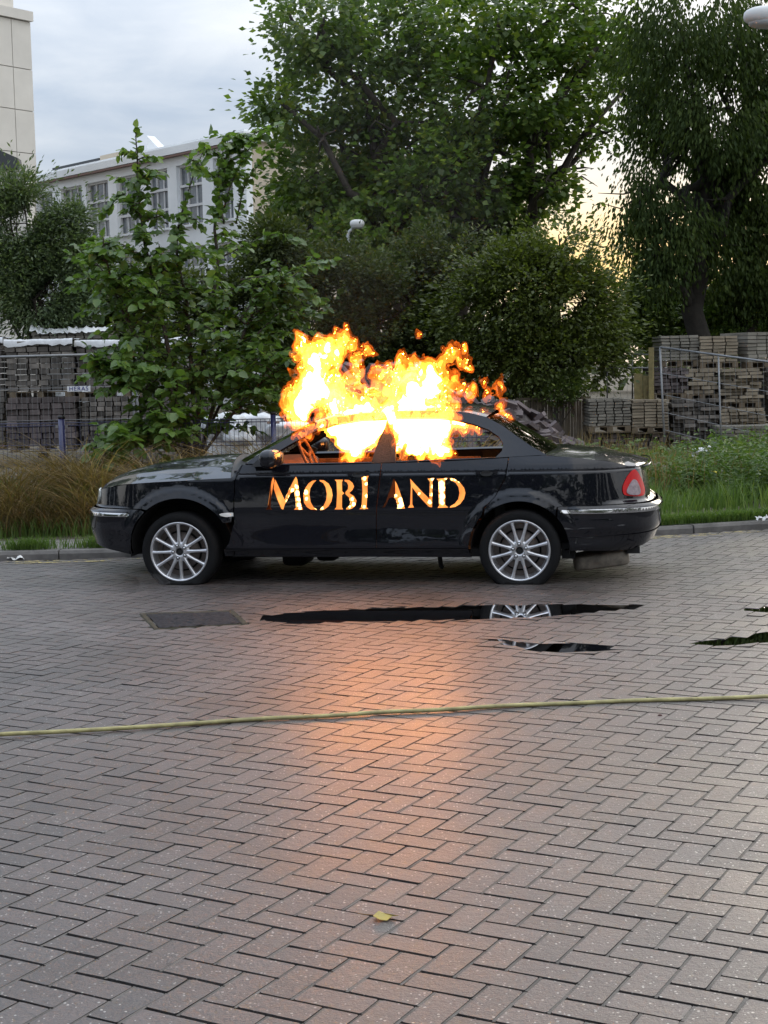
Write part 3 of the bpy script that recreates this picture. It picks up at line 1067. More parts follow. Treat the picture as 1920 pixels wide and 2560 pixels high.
        if not mir:
            m_lamp = pmat('indicator_lens', (.72, .70, .66), .2, coat=.5)
            panel('side_indicator', [(.345, .566), (.37, .575), (.457, .577), (.457, .548), (.40, .543), (.36, .552)], m_lamp, car, out=.008, fl=.01)
        mir_o = MB().sup((.800, yy(-.125), 1.008), (.15, .22, .15), .72, rotz(-.25 * sgn), 28, 14).build('wing_mirror', m_paint, car, True)
        MB().sup((.850, yy(-.115), 1.008), (.05, .165, .105), .5, rotz(-.25 * sgn), 20, 10).build('mirror_glass', m_blackpl, mir_o, True)
        arm = MB()
        arm.prism([(.62, .952), (.78, .952), (.80, .985), (.74, 1.015), (.68, 1.01)], 0, 1, lambda p, y: (p[0], yy(.055 - .115 * y + (p[1] - .955) * .3), p[1] - .01 * y))
        arm.build('mirror_arm', m_blackpl, mir_o)
        for hx, hz in ((2.466, .876), (1.463, .878)):
            rim = catmull([(hx + .098 * math.cos(t), hz + .034 * math.sin(t)) for t in np.linspace(0, 2 * math.pi, 14)[:-1]], 3, True)
            h = panel('door_handle', rim, m_paint, car, out=.006, fl=.006, st=.02, **kw)
            cup = [(hx + .048 * math.cos(t), hz - .012 + .022 * math.sin(t)) for t in np.linspace(0, 2 * math.pi, 18)[:-1]]
            panel('handle_recess', cup, m_blackpl, h, out=.0085, fl=.004, st=.02, **kw)
    # ---- bonnet
    cz = [(-.905, .690), (-.86, .735), (-.811, .772), (-.729, .826), (-.583, .884), (-.424, .922), (-.186, .962), (.049, .984), (.221, .994), (.437, .990)]
    ez = [(-.97, .738), (-.80, .760), (-.628, .781), (-.574, .793), (-.42, .810), (-.19, .824), (.109, .836), (.30, .846), (.44, .850)]
    cx, czv = zip(*cz)
    exv, ezv = zip(*ez)
    ns, nt = 60, 61
    P = np.zeros((ns, nt, 3))
    for j, t in enumerate(np.linspace(-1, 1, nt)):
        a = 1 - abs(t)                                   # 0 edge .. 1 centre
        w = a ** .9
        for i, s in enumerate(np.linspace(0, 1, ns)):
            # edge line point and centre line point at the same station
            ue = -.97 + s * (.438 + .97)
            pe = S(ue, float(np.interp(ue, exv, ezv)) - .001)
            xc = -.895 + s * (.32 + .895)
            pc = np.array([xc, WID / 2, float(np.interp(xc, cx, czv))])
            bulge = 1 - (1 - a) ** 1.75
            x = pe[0] + (pc[0] - pe[0]) * (1 - (1 - a) ** 1.6)
            y = pe[1] + (pc[1] - pe[1]) * a
            z = pe[2] + (pc[2] - pe[2]) * bulge
            rid = .010 * math.exp(-((a - .33) / .07) ** 2) + .010 * math.exp(-((a - .68) / .06) ** 2)
            z += rid * ss(s, .02, .15) * (1 - ss(s, .8, 1.0))
            P[i, j] = (x, y if t <= 0 else WID - y, z)
    rear_edge = P[-1].copy()
    MB().grid(P).build('bonnet', m_paint, car, True)
    # ---- boot lid
    bz = [(2.90, 1.012), (3.10, 1.018), (3.257, 1.005), (3.409, .978), (3.561, .945), (3.66, .915), (3.72, .905)]
    bx, bzv = zip(*bz)
    rx_, rz_ = zip(*[(2.640, .984), (2.93, .992), (3.20, .968), (3.45, .932), (3.62, .896), (3.90, .880)])
    P = np.zeros((46, 41, 3))
    for j, t in enumerate(np.linspace(-1, 1, 41)):
        a = 1 - abs(t)
        for i, s in enumerate(np.linspace(0, 1, 46)):
            ue = 2.86 + s * (3.90 - 2.86)
            pe = S(ue, float(np.interp(ue, rx_, rz_)) - .001)
            xc = 2.94 + s * (3.71 - 2.94)
            pc = np.array([xc, WID / 2, float(np.interp(xc, bx, bzv))])
            x = pe[0] + (pc[0] - pe[0]) * (1 - (1 - a) ** 2.2)
            y = pe[1] + (pc[1] - pe[1]) * a
            z = pe[2] + (pc[2] - pe[2]) * (1 - (1 - a) ** 2.6)
            P[i, j] = (x, y if t <= 0 else WID - y, z + .004 * math.sin(i * .35))
    MB().grid(P).build('boot_lid', m_paint, car, True)
    MB().tube([(3.66, .16, .893), (3.705, .35, .899), (3.722, .6, .903), (3.727, .875, .905), (3.722, 1.15, .903), (3.705, 1.4, .899), (3.66, 1.59, .893)], .007, 8).build('boot_lip', m_paint, car, True)
    # ---- roof, front and rear screens
    rz = [(1.08, 1.262), (1.25, 1.312), (1.45, 1.338), (1.80, 1.352), (2.10, 1.347), (2.30, 1.332), (2.45, 1.294)]
    xr, zr = zip(*rz)
    P = np.zeros((34, 31, 3))
    for i, x in enumerate(np.linspace(1.10, 2.45, 34)):
        z0 = float(np.interp(x, xr, zr)) - .003
        y0 = Gs(x, z0)[1]
        for j, t in enumerate(np.linspace(-1, 1, 31)):
            k = 1 - abs(t) ** 2.2
            xx = x + (-.10 * k * (1 - ss(x, 1.1, 1.8))) + .05 * k * ss(x, 2.0, 2.45)
            P[i, j] = (xx, WID / 2 + t * (WID / 2 - y0), z0 + .045 * k)
    MB().grid(P).build('roof', m_paint, car, True)

    def screen(name, lowpts, highpts, bow_lo, bow_hi, mat):
        (xl, zl), (xh, zh) = lowpts, highpts
        P = np.zeros((14, 21, 3))
        for i, s in enumerate(np.linspace(0, 1, 14)):
            x, z = xl + (xh - xl) * s, zl + (zh - zl) * s
            y0 = Gs(x, z)[1] + .02
            for j, t in enumerate(np.linspace(-1, 1, 21)):
                k = 1 - t * t
                P[i, j] = (x + (bow_lo + (bow_hi - bow_lo) * s) * k, WID / 2 + t * (WID / 2 - y0), z + .02 * k * s)
        MB().grid(P).build(name, mat, car, True)
    screen('windscreen', (.56, .965), (1.12, 1.270), -.20, -.10, m_glass)
    screen('rear_window', (2.90, 1.002), (2.46, 1.285), .10, .05, m_glass)
    # scuttle between the bonnet and the windscreen
    P = np.zeros((4, 61, 3))
    for j, t in enumerate(np.linspace(-1, 1, 61)):
        k = 1 - t * t
        far = np.array((.585 - .20 * k, WID / 2 + t * (WID / 2 - .085), .962 + .006 * k))
        nr = rear_edge[j] + np.array((0, 0, -.004))
        for i, q in enumerate((0, .3, .6, 1)):
            P[i, j] = nr * (1 - q) + far * q + np.array((0, 0, -.018 * math.sin(q * math.pi)))
    MB().grid(P).build('scuttle', m_blackpl, car, True)
    # ---- inside
    MB().box((1.45, .875, .235), (2.1, 1.5, .06)).box((3.2, .875, .42), (.75, 1.1, .25)).box((-.05, .875, .40), (1.0, .95, .40)).box((2.55, .875, .60), (.08, 1.4, .62)).box((.47, .875, .60), (.06, 1.5, .60)).build('floor_pan', m_dark, car)
    MB().box((2.72, .875, .935), (.42, 1.35, .03)).build('parcel_shelf', m_char, car)
    m_burnt = pmat('burnt_lining', (.16, .07, .035), .7, var=.6, vscale=9, bump=.5, bscale=40)
    MB().sup((.70, .875, .86), (.38, 1.45, .20), .5).build('dashboard', m_burnt, car, True)
    for y in (.07, 1.68):
        o = MB().box((1.40, y + (.055 if y < 1 else -.055), .62), (1.75, .02, .56)).build('door_lining', m_burnt, car)
    wheel = MB()
    ring = [np.array((0, .185 * math.cos(a), .185 * math.sin(a))) for a in np.linspace(0, 2 * math.pi, 28)]
    Mw = roty(-.42)
    wheel.tube([Mw @ p + np.array((.98, .47, .985)) for p in ring], .013, 8)
    for a in (.3, 2.6, 4.6):
        wheel.tube([np.array((.98, .47, .985)), Mw @ np.array((0, .185 * math.cos(a), .185 * math.sin(a))) + np.array((.98, .47, .985))], .014, 6)
    wheel.build('steering_wheel', m_burnt, car, True)
    for y in (.47, 1.28):
        s_ = MB().sup((1.38, y, .52), (.52, .50, .16), .45).build('seat_cushion', m_char, car, True)
        fr = MB()
        for dy in (-.21, .21):
            fr.tube([(1.60, y + dy, .55), (1.72, y + dy, .85), (1.80, y + dy * .8, 1.08)], .018, 6)
        for k in (.2, .4, .6, .8, 1.0):
            fr.tube([(1.60 + .2 * k, y - .21 * (1 - .2 * k), .55 + .53 * k), (1.60 + .2 * k, y + .21 * (1 - .2 * k), .55 + .53 * k)], .012, 6)
        fr.build('seat_frame', m_char, car, True)
    MB().sup((2.32, .875, .55), (.45, 1.3, .16), .45).build('rear_seat', m_char, car, True)
    # ---- nose: headlights, grille
    m_hl = pmat('headlight_glass', (.45, .48, .46), .1, coat=1.0, var=.4, vscale=30)
    for mir in (False, True):
        for yc, rx, rz in ((.30, .085, .062), (.52, .070, .055)):
            uc = float(np.interp(-yc, -PLAN[:400, 1], _u[:400]))
            panel('headlight', [(uc + rx * math.cos(t), .690 + rz * math.sin(t)) for t in np.linspace(0, 2 * math.pi, 25)[:-1]], m_hl, car, out=.010, fl=.01, st=.02, mirror=mir)
    gr = MB()
    gr.sup((-.835, .875, .665), (.05, .52, .13), .6)
    gr.build('grille', m_chrome, car, True)
    # ---- wheels
    def wheel_at(cx, cy, out_sign, flat, turn, hz=.265):
        tyre = MB()
        R = .315
        prof = [(.232, -.095), (.242, -.108), (.285, -.108), (.305, -.098), (R, -.075), (R + .002, -.03), (R + .002, .03), (R, .075), (.305, .098), (.285, .108), (.242, .108), (.232, .095)]
        n = 72
        M = rotx(math.pi / 2)
        tyre.lathe(prof, n, None, (0, 0, 0), True)
        V = np.array(tyre.v)
        # Z of the lathe becomes the axle; local Y becomes up
        V = np.stack([V[:, 0], V[:, 2], V[:, 1]], 1)
        lim = -hz + .002
        low = V[:, 2] < lim + .03
        k = np.clip((lim + .03 - V[:, 2]) / .06, 0, 1)
        V[:, 1] *= 1 + .28 * k * (np.hypot(V[:, 0], V[:, 2]) > .25)
        V[:, 0] *= 1 + .10 * k
        V[:, 2] = np.maximum(V[:, 2], lim)
        V = V + np.array((cx, cy + .108 * out_sign, hz))
        tyre.v = [tuple(p) for p in V]
        w = tyre.build('wheel', m_rubber, car, True)
        y_out = cy + .004 * out_sign
        Mx = np.array([[1, 0, 0], [0, 0, out_sign], [0, 1, 0]])       # lathe axis (Z) -> car Y, height measured inwards
        rim = MB()
        rim.lathe([(.238, .004), (.240, -.002), (.236, -.006), (.228, -.005), (.222, .004), (.214, .030), (.205, .10), (.200, .19)], 72, Mx, (cx, y_out, hz))
        rim.lathe([(.243, .010), (.240, -.002)], 72, Mx, (cx, y_out, hz))
        rim.build('rim', m_alloy, w, True)
        for q in range(12):
            a = turn + q * math.pi / 6
            ca, sa = math.cos(a), math.sin(a)
            sp = MB()
            V = []
            rs = [.060, .085, .12, .16, .20, .226]
            ws = [.021, .0155, .0125, .0125, .014, .018]
            hs = [.012, .010, .010, .012, .012, .010]
            for r_, w_, h_ in zip(rs, ws, hs):
                for dx, dh in ((-w_, .030), (-w_ * .92, h_ + .004), (-w_ * .45, h_ - .006), (w_ * .45, h_ - .006), (w_ * .92, h_ + .004), (w_, .030)):
                    x, z = r_ * ca - dx * sa, r_ * sa + dx * ca
                    V.append((cx + x, y_out + out_sign * dh, hz + z))
            Fs = [(i * 6 + j, i * 6 + j + 1, i * 6 + j + 7, i * 6 + j + 6)[::(-1 if out_sign > 0 else 1)] for i in range(5) for j in range(5)]
            sp.raw(V, Fs)
            sp.build('spoke', m_alloy, w, True)
        hub = MB()
        hub.lathe([(.002, .020), (.026, .020), (.028, .007), (.045, .005), (.066, .007), (.078, .012), (.082, .030)], 48, Mx, (cx, y_out, hz))
        hub.build('hub', m_alloy, w, True)
        hole = MB()
        hole.lathe([(.001, .012), (.024, .012), (.027, .004)], 24, Mx, (cx, y_out, hz))
        hole.build('hub_hole', m_dark, w)
        for q in range(5):
            a = turn + math.pi / 2 + q * 2 * math.pi / 5
            c = (cx + .052 * math.cos(a), y_out, hz + .052 * math.sin(a))
            MB().lathe([(.0145, .0045), (.013, .0025), (.0112, .004)], 16, Mx, c).build('bolt_recess', m_dark, w, True)
            MB().lathe([(.001, -.004), (.007, -.003), (.009, .003)], 12, Mx, c).build('wheel_bolt', m_alloy, w, True)
        MB().lathe([(.03, .060), (.150, .060), (.152, .075)], 40, Mx, (cx, y_out, hz)).lathe([(.165, .09), (.214, .09)], 40, Mx, (cx, y_out, hz)).build('brake_disc', pmat('brake_disc', (.12, .10, .09), .5, .6) if 'brake_disc' not in MATS else MATS['brake_disc'], w, True)
        MB().lathe([(.001, .15), (.205, .15)], 40, Mx, (cx, y_out, hz)).build('wheel_back', m_dark, w)
        return w
    wheel_at(0, 0, 1, .03, math.radians(92))
    wheel_at(2.712, 0, 1, .03, math.radians(75))
    wheel_at(.02, WID - .0, -1, .03, 0)
    wheel_at(2.712, WID - .0, -1, .03, 0)
    for (ax, az, ar) in (AF, AR):
        for y0, y1 in ((.035, .42), (WID - .42, WID - .035)):
            P = np.zeros((24, 2, 3))
            for i, t in enumerate(np.linspace(math.radians(-6), math.radians(186), 24)):
                for j, y in enumerate((y0, y1)):
                    P[i, j] = (ax + (ar - .003) * math.cos(t), y, az + (ar - .003) * math.sin(t))
            b = MB().grid(P)
            yi = .42 if y0 < 1 else WID - .42
            b.raw([(ax, yi, az)] + [(ax + ar * math.cos(t), yi, az + ar * math.sin(t)) for t in np.linspace(math.radians(-6), math.radians(186), 24)], [(0, i + 1, i + 2) for i in range(23)])
            b.build('wheel_arch_liner', m_dark, car)
    # ---- under the rear: silencer and tow eye, torn undertray in front
    m_muf = pmat('silencer_steel', (.24, .21, .17), .5, .5, var=.5, vscale=14)
    MB().sup((3.33, .42, .150), (.44, .32, .13), .3, roty(-.13), 28, 14).build('silencer', m_muf, car, True)
    MB().tube([(2.5, .7, .2), (2.9, .62, .19), (3.15, .5, .16)], .024, 8).build('exhaust_pipe', m_muf, car, True)
    MB().box((3.08, .32, .24), (.10, .3, .12)).box((3.58, .5, .235), (.10, .5, .05)).build('rear_bracket', m_dark, car)
    MB().sup((.78, .9, .13), (.22, .5, .16), .5).sup((1.05, .85, .15), (.18, .3, .12), .5).build('hanging_undertray', m_dark, car, True)
    MB().tube([(2.05, .35, .19), (2.06, .35, .10), (2.08, .35, .09)], .02, 6).build('jack_point', m_dark, car)
    return car


car = build_car()


# ================================================================== vegetation
def unit_rand(n, g=RNG):
    v = g.normal(size=(n, 3))
    return v / np.linalg.norm(v, axis=1)[:, None]


def leaves_mesh(name, C, D, size, mat, wid=.5, fold=.25, droop=0.0, fine=False, g=RNG):
    """one small folded leaf per centre C, pointing along D"""
    n = len(C)
    D = D / (np.linalg.norm(D, axis=1)[:, None] + 1e-9)
    up = unit_rand(n, g) * .8 + np.array([0, 0, 1.0])
    S_ = np.cross(D, up)
    S_ /= np.linalg.norm(S_, axis=1)[:, None] + 1e-9
    N = np.cross(S_, D)
    L = (size * g.uniform(.65, 1.3, n))[:, None]
    Wd = L * wid
    if fine:
        P = [C, C + D * L * .30 + S_ * Wd * .5 + N * L * fold * .3, C + D * L * .68 + S_ * Wd * .40 + N * L * fold * .1, C + D * L - N * L * .12,
             C + D * L * .68 - S_ * Wd * .40 + N * L * fold * .1, C + D * L * .30 - S_ * Wd * .5 + N * L * fold * .3, C + D * L * .5 - N * L * .03]
        V = np.stack(P, 1).reshape(-1, 3)
        T = np.array([(0, 1, 6), (1, 2, 6), (2, 3, 6), (3, 4, 6), (4, 5, 6), (5, 0, 6)])
        Fc = (np.arange(n)[:, None, None] * 7 + T[None]).reshape(-1, 3)
    else:
        P = [C, C + D * L * .45 + S_ * Wd * .5 + N * L * fold * .3, C + D * L, C + D * L * .45 - S_ * Wd * .5 + N * L * fold * .3]
        V = np.stack(P, 1).reshape(-1, 3)
        T = np.array([(0, 1, 2), (0, 2, 3)])
        Fc = (np.arange(n)[:, None, None] * 4 + T[None]).reshape(-1, 3)
    return new_mesh(name, V, Fc, mat)


def clumps(lobes, n, clump_r, per, g, shell=.55, carve=None):
    """leaf positions: twig clusters spread through ellipsoid lobes, denser towards the outside"""
    w = np.array([l[1][0] * l[1][2] for l in lobes])
    w = w / w.sum()
    m = max(1, n // per)
    k = g.choice(len(lobes), m, p=w)
    c = np.array([l[0] for l in lobes])[k]
    r = np.array([l[1] for l in lobes])[k]
    d = unit_rand(m, g)
    rad = g.uniform(shell ** 3, 1.0, m) ** (1 / 3.)
    cc = c + d * r * rad[:, None]
    cr = clump_r * g.uniform(.5, 1.4, m)
    i = np.repeat(np.arange(m), per)
    off = g.normal(size=(m * per, 3)) * np.array([1, 1, .55]) * g.uniform(.4, 1.5, (m, 1)).repeat(per, 0)
    P = cc[i] + off * cr[i][:, None] * .6
    if carve:
        q = P * carve[0]
        f = np.sin(q[:, 0] + 1.3 * np.sin(q[:, 2] * .8)) + np.sin(q[:, 2] * 1.2 + 1.1 * np.sin(q[:, 0] * .9 + 1)) + .7 * np.sin(q[:, 0] * 2.3 - q[:, 2] * 1.9 + 2)
        kp = (f + g.normal(0, .35, len(P))) < carve[1]
        P, off, i = P[kp], off[kp], i[kp]
    Dn = off * .6 + d[i] * .7 + np.array([0, 0, -.15]) + g.normal(size=(len(P), 3)) * .4
    return P, Dn, cc


def limb(mb, a, b, r0, r1, g, wob=.12, n=6):
    a, b = np.array(a, float), np.array(b, float)
    L = np.linalg.norm(b - a)
    pts = [a + (b - a) * t + g.normal(size=3) * wob * L * .12 * math.sin(math.pi * t) for t in np.linspace(0, 1, n)]
    mb.tube(pts, list(np.linspace(r0, r1, n)), 7)
    return pts


def lobe(u, v, ru, rv, Y, ry=None):
    return (at(u, v, Y), (ru / F * Y, (ry if ry else ru / F * Y * .9), rv / F * Y))


def tree(name, label, base, lobes, n, leaf, mat, bark, seed, trunk_r=.2, clump_r=.5, per=26, group=None, cat='tree', wid=.55, shell=.5, twigs=True, fork=.35, droop=False, trunk_top=None, carve=None):
    g = np.random.default_rng(seed)
    base = np.array(base, float)
    root = thing(name, label, cat, base, 0, group)
    P, D, cc = clumps(lobes, n, clump_r, per, g, shell, carve)
    if droop:
        k = g.uniform(0, 1, len(P))
        P[:, 2] -= k ** 2 * clump_r * 1.6
        D = D * .35 + np.array([0, 0, -1.0])
    me = leaves_mesh('crown', P - base, D, leaf, mat, wid, g=g)
    link('crown', me, root, kind='stuff')
    mb = MB()
    cen = np.mean([l[0] for l in lobes], 0)
    top = np.array(trunk_top, float) if trunk_top is not None else base + (cen - base) * .75
    tp = limb(mb, (0, 0, -.1), top - base, trunk_r, trunk_r * .45, g, .25, 9)
    for c, r in lobes:
        s = tp[g.integers(int(len(tp) * fork), len(tp) - 1)]
        e = c - base
        pp = limb(mb, s, e, trunk_r * .38, trunk_r * .12, g, .5, 6)
        if twigs:
            for _ in range(7):
                q = pp[g.integers(2, 6)]
                limb(mb, q, q + unit_rand(1, g)[0] * np.array(r) * .85, trunk_r * .12, .006, g, .6, 4)
    mb.build('trunk', bark, root, True)
    return root


m_bark = pmat('bark', (.055, .045, .035), .9, var=.5, vscale=9, bump=1.0, bscale=30)
m_dkbark = pmat('dark_bark', (.022, .019, .015), .95, var=.5, vscale=9, bump=1.0, bscale=30)
LM_big = leaf_mat('maple_leaves', (.042, .074, .020), (.100, .165, .036), (.25, .28, .06), .42)
LM_hedge = leaf_mat('hedge_leaves', (.026, .038, .013), (.055, .075, .022), (.11, .12, .03), .3, .6, .3)
LM_olive = leaf_mat('olive_leaves', (.036, .054, .013), (.080, .105, .023), (.16, .19, .04), .34)
LM_grey = leaf_mat('grey_willow_leaves', (.050, .076, .042), (.100, .140, .068), (.17, .20, .09), .35)
LM_bush = leaf_mat('bush_leaves', (.048, .088, .022), (.110, .190, .045), (.24, .31, .08), .38, .38, .6)
LM_light = leaf_mat('light_leaves', (.05, .09, .02), (.11, .15, .035), (.2, .22, .06), .35)
LM_dark = leaf_mat('dark_leaves', (.020, .036, .011), (.045, .070, .019), (.09, .12, .03), .38, .7, .15)


def gbase(u, Y):
    p = at(u, 900, Y)
    return (p[0], p[1], .1)


def build_trees():
    big = [(800, 70, 130, 110), (735, 60, 60, 70), (740, 270, 95, 100), (700, 255, 55, 50), (900, 190, 170, 150), (1050, 60, 200, 130), (1250, 40, 180, 100), (1430, 10, 160, 90), (1080, 290, 210, 160),
           (1270, 230, 180, 130), (1420, 180, 150, 90), (1560, 225, 95, 60), (1490, 120, 120, 70), (790, 430, 120, 120), (940, 460, 170, 150), (1130, 450, 180, 140), (1300, 400, 130, 100), (780, 560, 120, 90),
           (960, 600, 190, 110), (1180, 570, 190, 110), (1370, 320, 110, 70), (1385, 460, 45, 50), (1300, 520, 100, 60), (1500, 330, 80, 50), (900, 650, 160, 70), (1080, 640, 140, 70), (1240, 640, 110, 60)]
    tree('plane_tree', 'tall broad green tree with big leaves rising behind the flames, filling the upper middle', gbase(1080, 38),
         [lobe(*b, 38 + (i % 3 - 1) * 1.2) for i, b in enumerate(big)], 56000, .165, LM_big, m_bark, 11, .42, .50, 22, wid=.85, shell=.35, carve=(3.3, 1.25))
    right = [(1700, 60, 150, 110), (1850, 100, 130, 140), (1640, 230, 110, 120), (1780, 270, 140, 120), (1900, 330, 100, 130), (1700, 400, 120, 100), (1600, 470, 60, 70), (1590, 560, 60, 60), (1830, 470, 120, 90), (1680, 560, 90, 90),
             (1760, 600, 110, 80), (1880, 640, 90, 110), (1640, 640, 60, 60), (1960, 180, 90, 200), (1960, 550, 90, 200)]
    tree('willow_tree', 'dark drooping tree with a thick forked trunk at the right edge, against the sunset', gbase(1775, 33),
         [lobe(*b, 33 + (i % 3 - 1) * .9) for i, b in enumerate(right)], 66000, .125, LM_dark, m_dkbark, 12, .30, .48, 26, wid=.42, droop=True, shell=.2, trunk_top=at(1740, 250, 33), carve=(3.0, .85))
    g = np.random.default_rng(5)
    mb = MB()
    b0 = np.array(gbase(1880, 34.5))
    t2 = thing('bare_trunk', 'second dark trunk right of the drooping tree, half hidden in its leaves', 'tree', b0)
    limb(mb, (0, 0, -.1), at(1865, 120, 34.5) - b0, .24, .14, g, .2, 9)
    limb(mb, at(1872, 480, 34.5) - b0, at(1940, 260, 34.5) - b0, .11, .05, g, .3)
    limb(mb, at(1870, 620, 34.5) - b0, at(1800, 430, 34.5) - b0, .10, .05, g, .3)
    mb.build('trunk', m_bark, t2, True)
    # rounded dark thicket behind the fire, four separate tall shrubs
    tree('thicket_tree', 'dark olive rounded tree right of the flames, above the brown wall', gbase(1330, 28),
         [lobe(*b, 28) for b in [(1330, 740, 190, 130), (1440, 800, 120, 110), (1230, 800, 150, 130), (1380, 640, 90, 80), (1475, 730, 60, 60), (1330, 900, 200, 90), (1480, 880, 80, 80), (1250, 680, 100, 80), (1400, 620, 45, 45)]],
         52000, .095, LM_olive, m_bark, 21, .16, .42, 34, shell=.15, carve=(4.2, 1.3))
    tree('thicket_tree', 'dark brownish tree directly behind the left plume of flame', gbase(820, 29),
         [lobe(*b, 29) for b in [(760, 740, 130, 110), (880, 700, 130, 90), (820, 850, 170, 110), (700, 660, 80, 70), (960, 800, 120, 120), (760, 950, 160, 80), (940, 930, 150, 90)]],
         44000, .10, LM_hedge, m_bark, 22, .15, .42, 34, shell=.15, carve=(4.2, 1.3))
    tree('background_tree', 'tall dense green tree between the plane tree and the thicket, behind the smoke', gbase(850, 45),
         [lobe(*b, 45) for b in [(740, 640, 120, 110), (860, 600, 130, 110), (980, 650, 130, 100), (1100, 600, 130, 110), (820, 480, 120, 90), (960, 500, 120, 90), (1230, 560, 120, 90), (900, 740, 150, 80), (1080, 730, 150, 80)]],
         26000, .20, LM_hedge, m_bark, 31, .25, .7, 30, shell=.1)
    tree('thicket_tree', 'dark tree behind the middle of the fire, between two rounder ones', gbase(1090, 30),
         [lobe(*b, 30) for b in [(1060, 730, 130, 110), (1120, 650, 110, 80), (1000, 680, 100, 70), (1090, 850, 160, 110), (1150, 940, 150, 80), (1000, 940, 120, 70)]],
         44000, .10, LM_hedge, m_bark, 23, .15, .42, 34, shell=.15, carve=(4.2, 1.3))
    # left side
    tree('feathery_tree', 'grey-green feathery tree at the left edge in front of the white building', gbase(90, 27),
         [lobe(*b, 27) for b in [(40, 560, 70, 70), (110, 610, 70, 70), (40, 690, 90, 80), (150, 690, 80, 70), (20, 480, 40, 50), (60, 500, 30, 60), (175, 560, 30, 60), (110, 760, 130, 60), (205, 640, 50, 40)]],
         40000, .10, LM_grey, m_bark, 24, .10, .42, 34, wid=.34, shell=.1, carve=(4.0, 1.1))
    tree('shrub', 'low olive shrub behind the wrapped stacks at the left', gbase(250, 28),
         [lobe(*b, 28) for b in [(260, 740, 90, 60), (330, 790, 90, 60), (210, 800, 110, 50), (400, 740, 90, 70)]], 24000, .10, LM_olive, m_bark, 25, .07, .4, 34, cat='shrub', shell=.1, carve=(4.5, 1.3))
    tree('shrub', 'brownish shrub between the bushy sapling and the dark trees', gbase(600, 28),
         [lobe(*b, 28) for b in [(560, 790, 100, 80), (650, 740, 90, 80), (620, 860, 110, 90), (500, 850, 100, 90), (690, 620, 60, 70)]], 30000, .10, LM_hedge, m_bark, 26, .07, .4, 34, cat='shrub', shell=.1, carve=(4.5, 1.3))
    tree('small_tree', 'light yellow-green young tree below the sunset gap', gbase(1650, 36),
         [lobe(*b, 36) for b in [(1640, 800, 90, 60), (1700, 830, 90, 60), (1590, 780, 50, 60), (1740, 770, 60, 60), (1620, 720, 50, 40)]], 15000, .13, LM_light, m_bark, 27, .06, .35, 22)
    tree('small_tree', 'dark green tree behind the right slab stacks', gbase(1850, 35),
         [lobe(*b, 35) for b in [(1830, 800, 110, 70), (1920, 780, 90, 90), (1880, 730, 90, 50)]], 16000, .14, LM_big, m_bark, 28, .08, .35, 22)
    tree('small_shrub', 'bright green little shrub above the brown wall right of the fire', gbase(1400, 27.2),
         [lobe(*b, 27.2) for b in [(1395, 975, 55, 32), (1430, 960, 30, 30)]], 2600, .06, LM_light, m_bark, 29, .03, .16, 20, cat='shrub')
    # far-off wood closing the view
    g = np.random.default_rng(9)
    lobes = []
    for x in np.linspace(-45, 60, 60):
        h = 4.0 + g.uniform(-1, 1.2)
        lobes.append((np.array([x, 75 + g.uniform(-4, 4), h * .5]), (2.6, 2.0, h * .55)))
    P, D, _ = clumps(lobes, 30000, .9, 18, g, .3)
    link('distant_wood', leaves_mesh('distant_wood', P, D, .38, LM_olive, .8, g=g), kind='stuff')
    # trees across the street, behind the viewer: seen only as reflections in the paint
    lobes = []
    for k, x in enumerate((-26, -17, -9.5, -2, 6, 13.5, 21, 30)):
        h = (9.5, 8.0, 10.0, 8.2, 9.2, 8.0, 10, 9)[k]
        y = -13 - (k % 3) * 1.5
        lobes += [(np.array([x + g.uniform(-2.5, 2.5), y + g.uniform(-1.5, 1.5), h * q]), (3.2, 2.4, h * .2)) for q in (.1, .22, .35, .5, .65, .78)]
    for (x, y) in ((-34, -8), (-33, -2), (-30, 4), (-31, 11), (38, -8), (-44, -12), (46, -13)):
        lobes += [(np.array([x + g.uniform(-1.5, 1.5), y + g.uniform(-1.5, 1.5), 8.5 * q]), (3.2, 3.0, 1.7)) for q in (.1, .22, .35, .5, .65, .78)]
    P, D, _ = clumps(lobes, 48000, .9, 18, g, .3)
    link('woodland', leaves_mesh('woodland', P, D, .5, LM_dark, .9, g=g), kind='stuff', label='dark belt of trees across the street behind the viewer', cat='woodland')


build_trees()


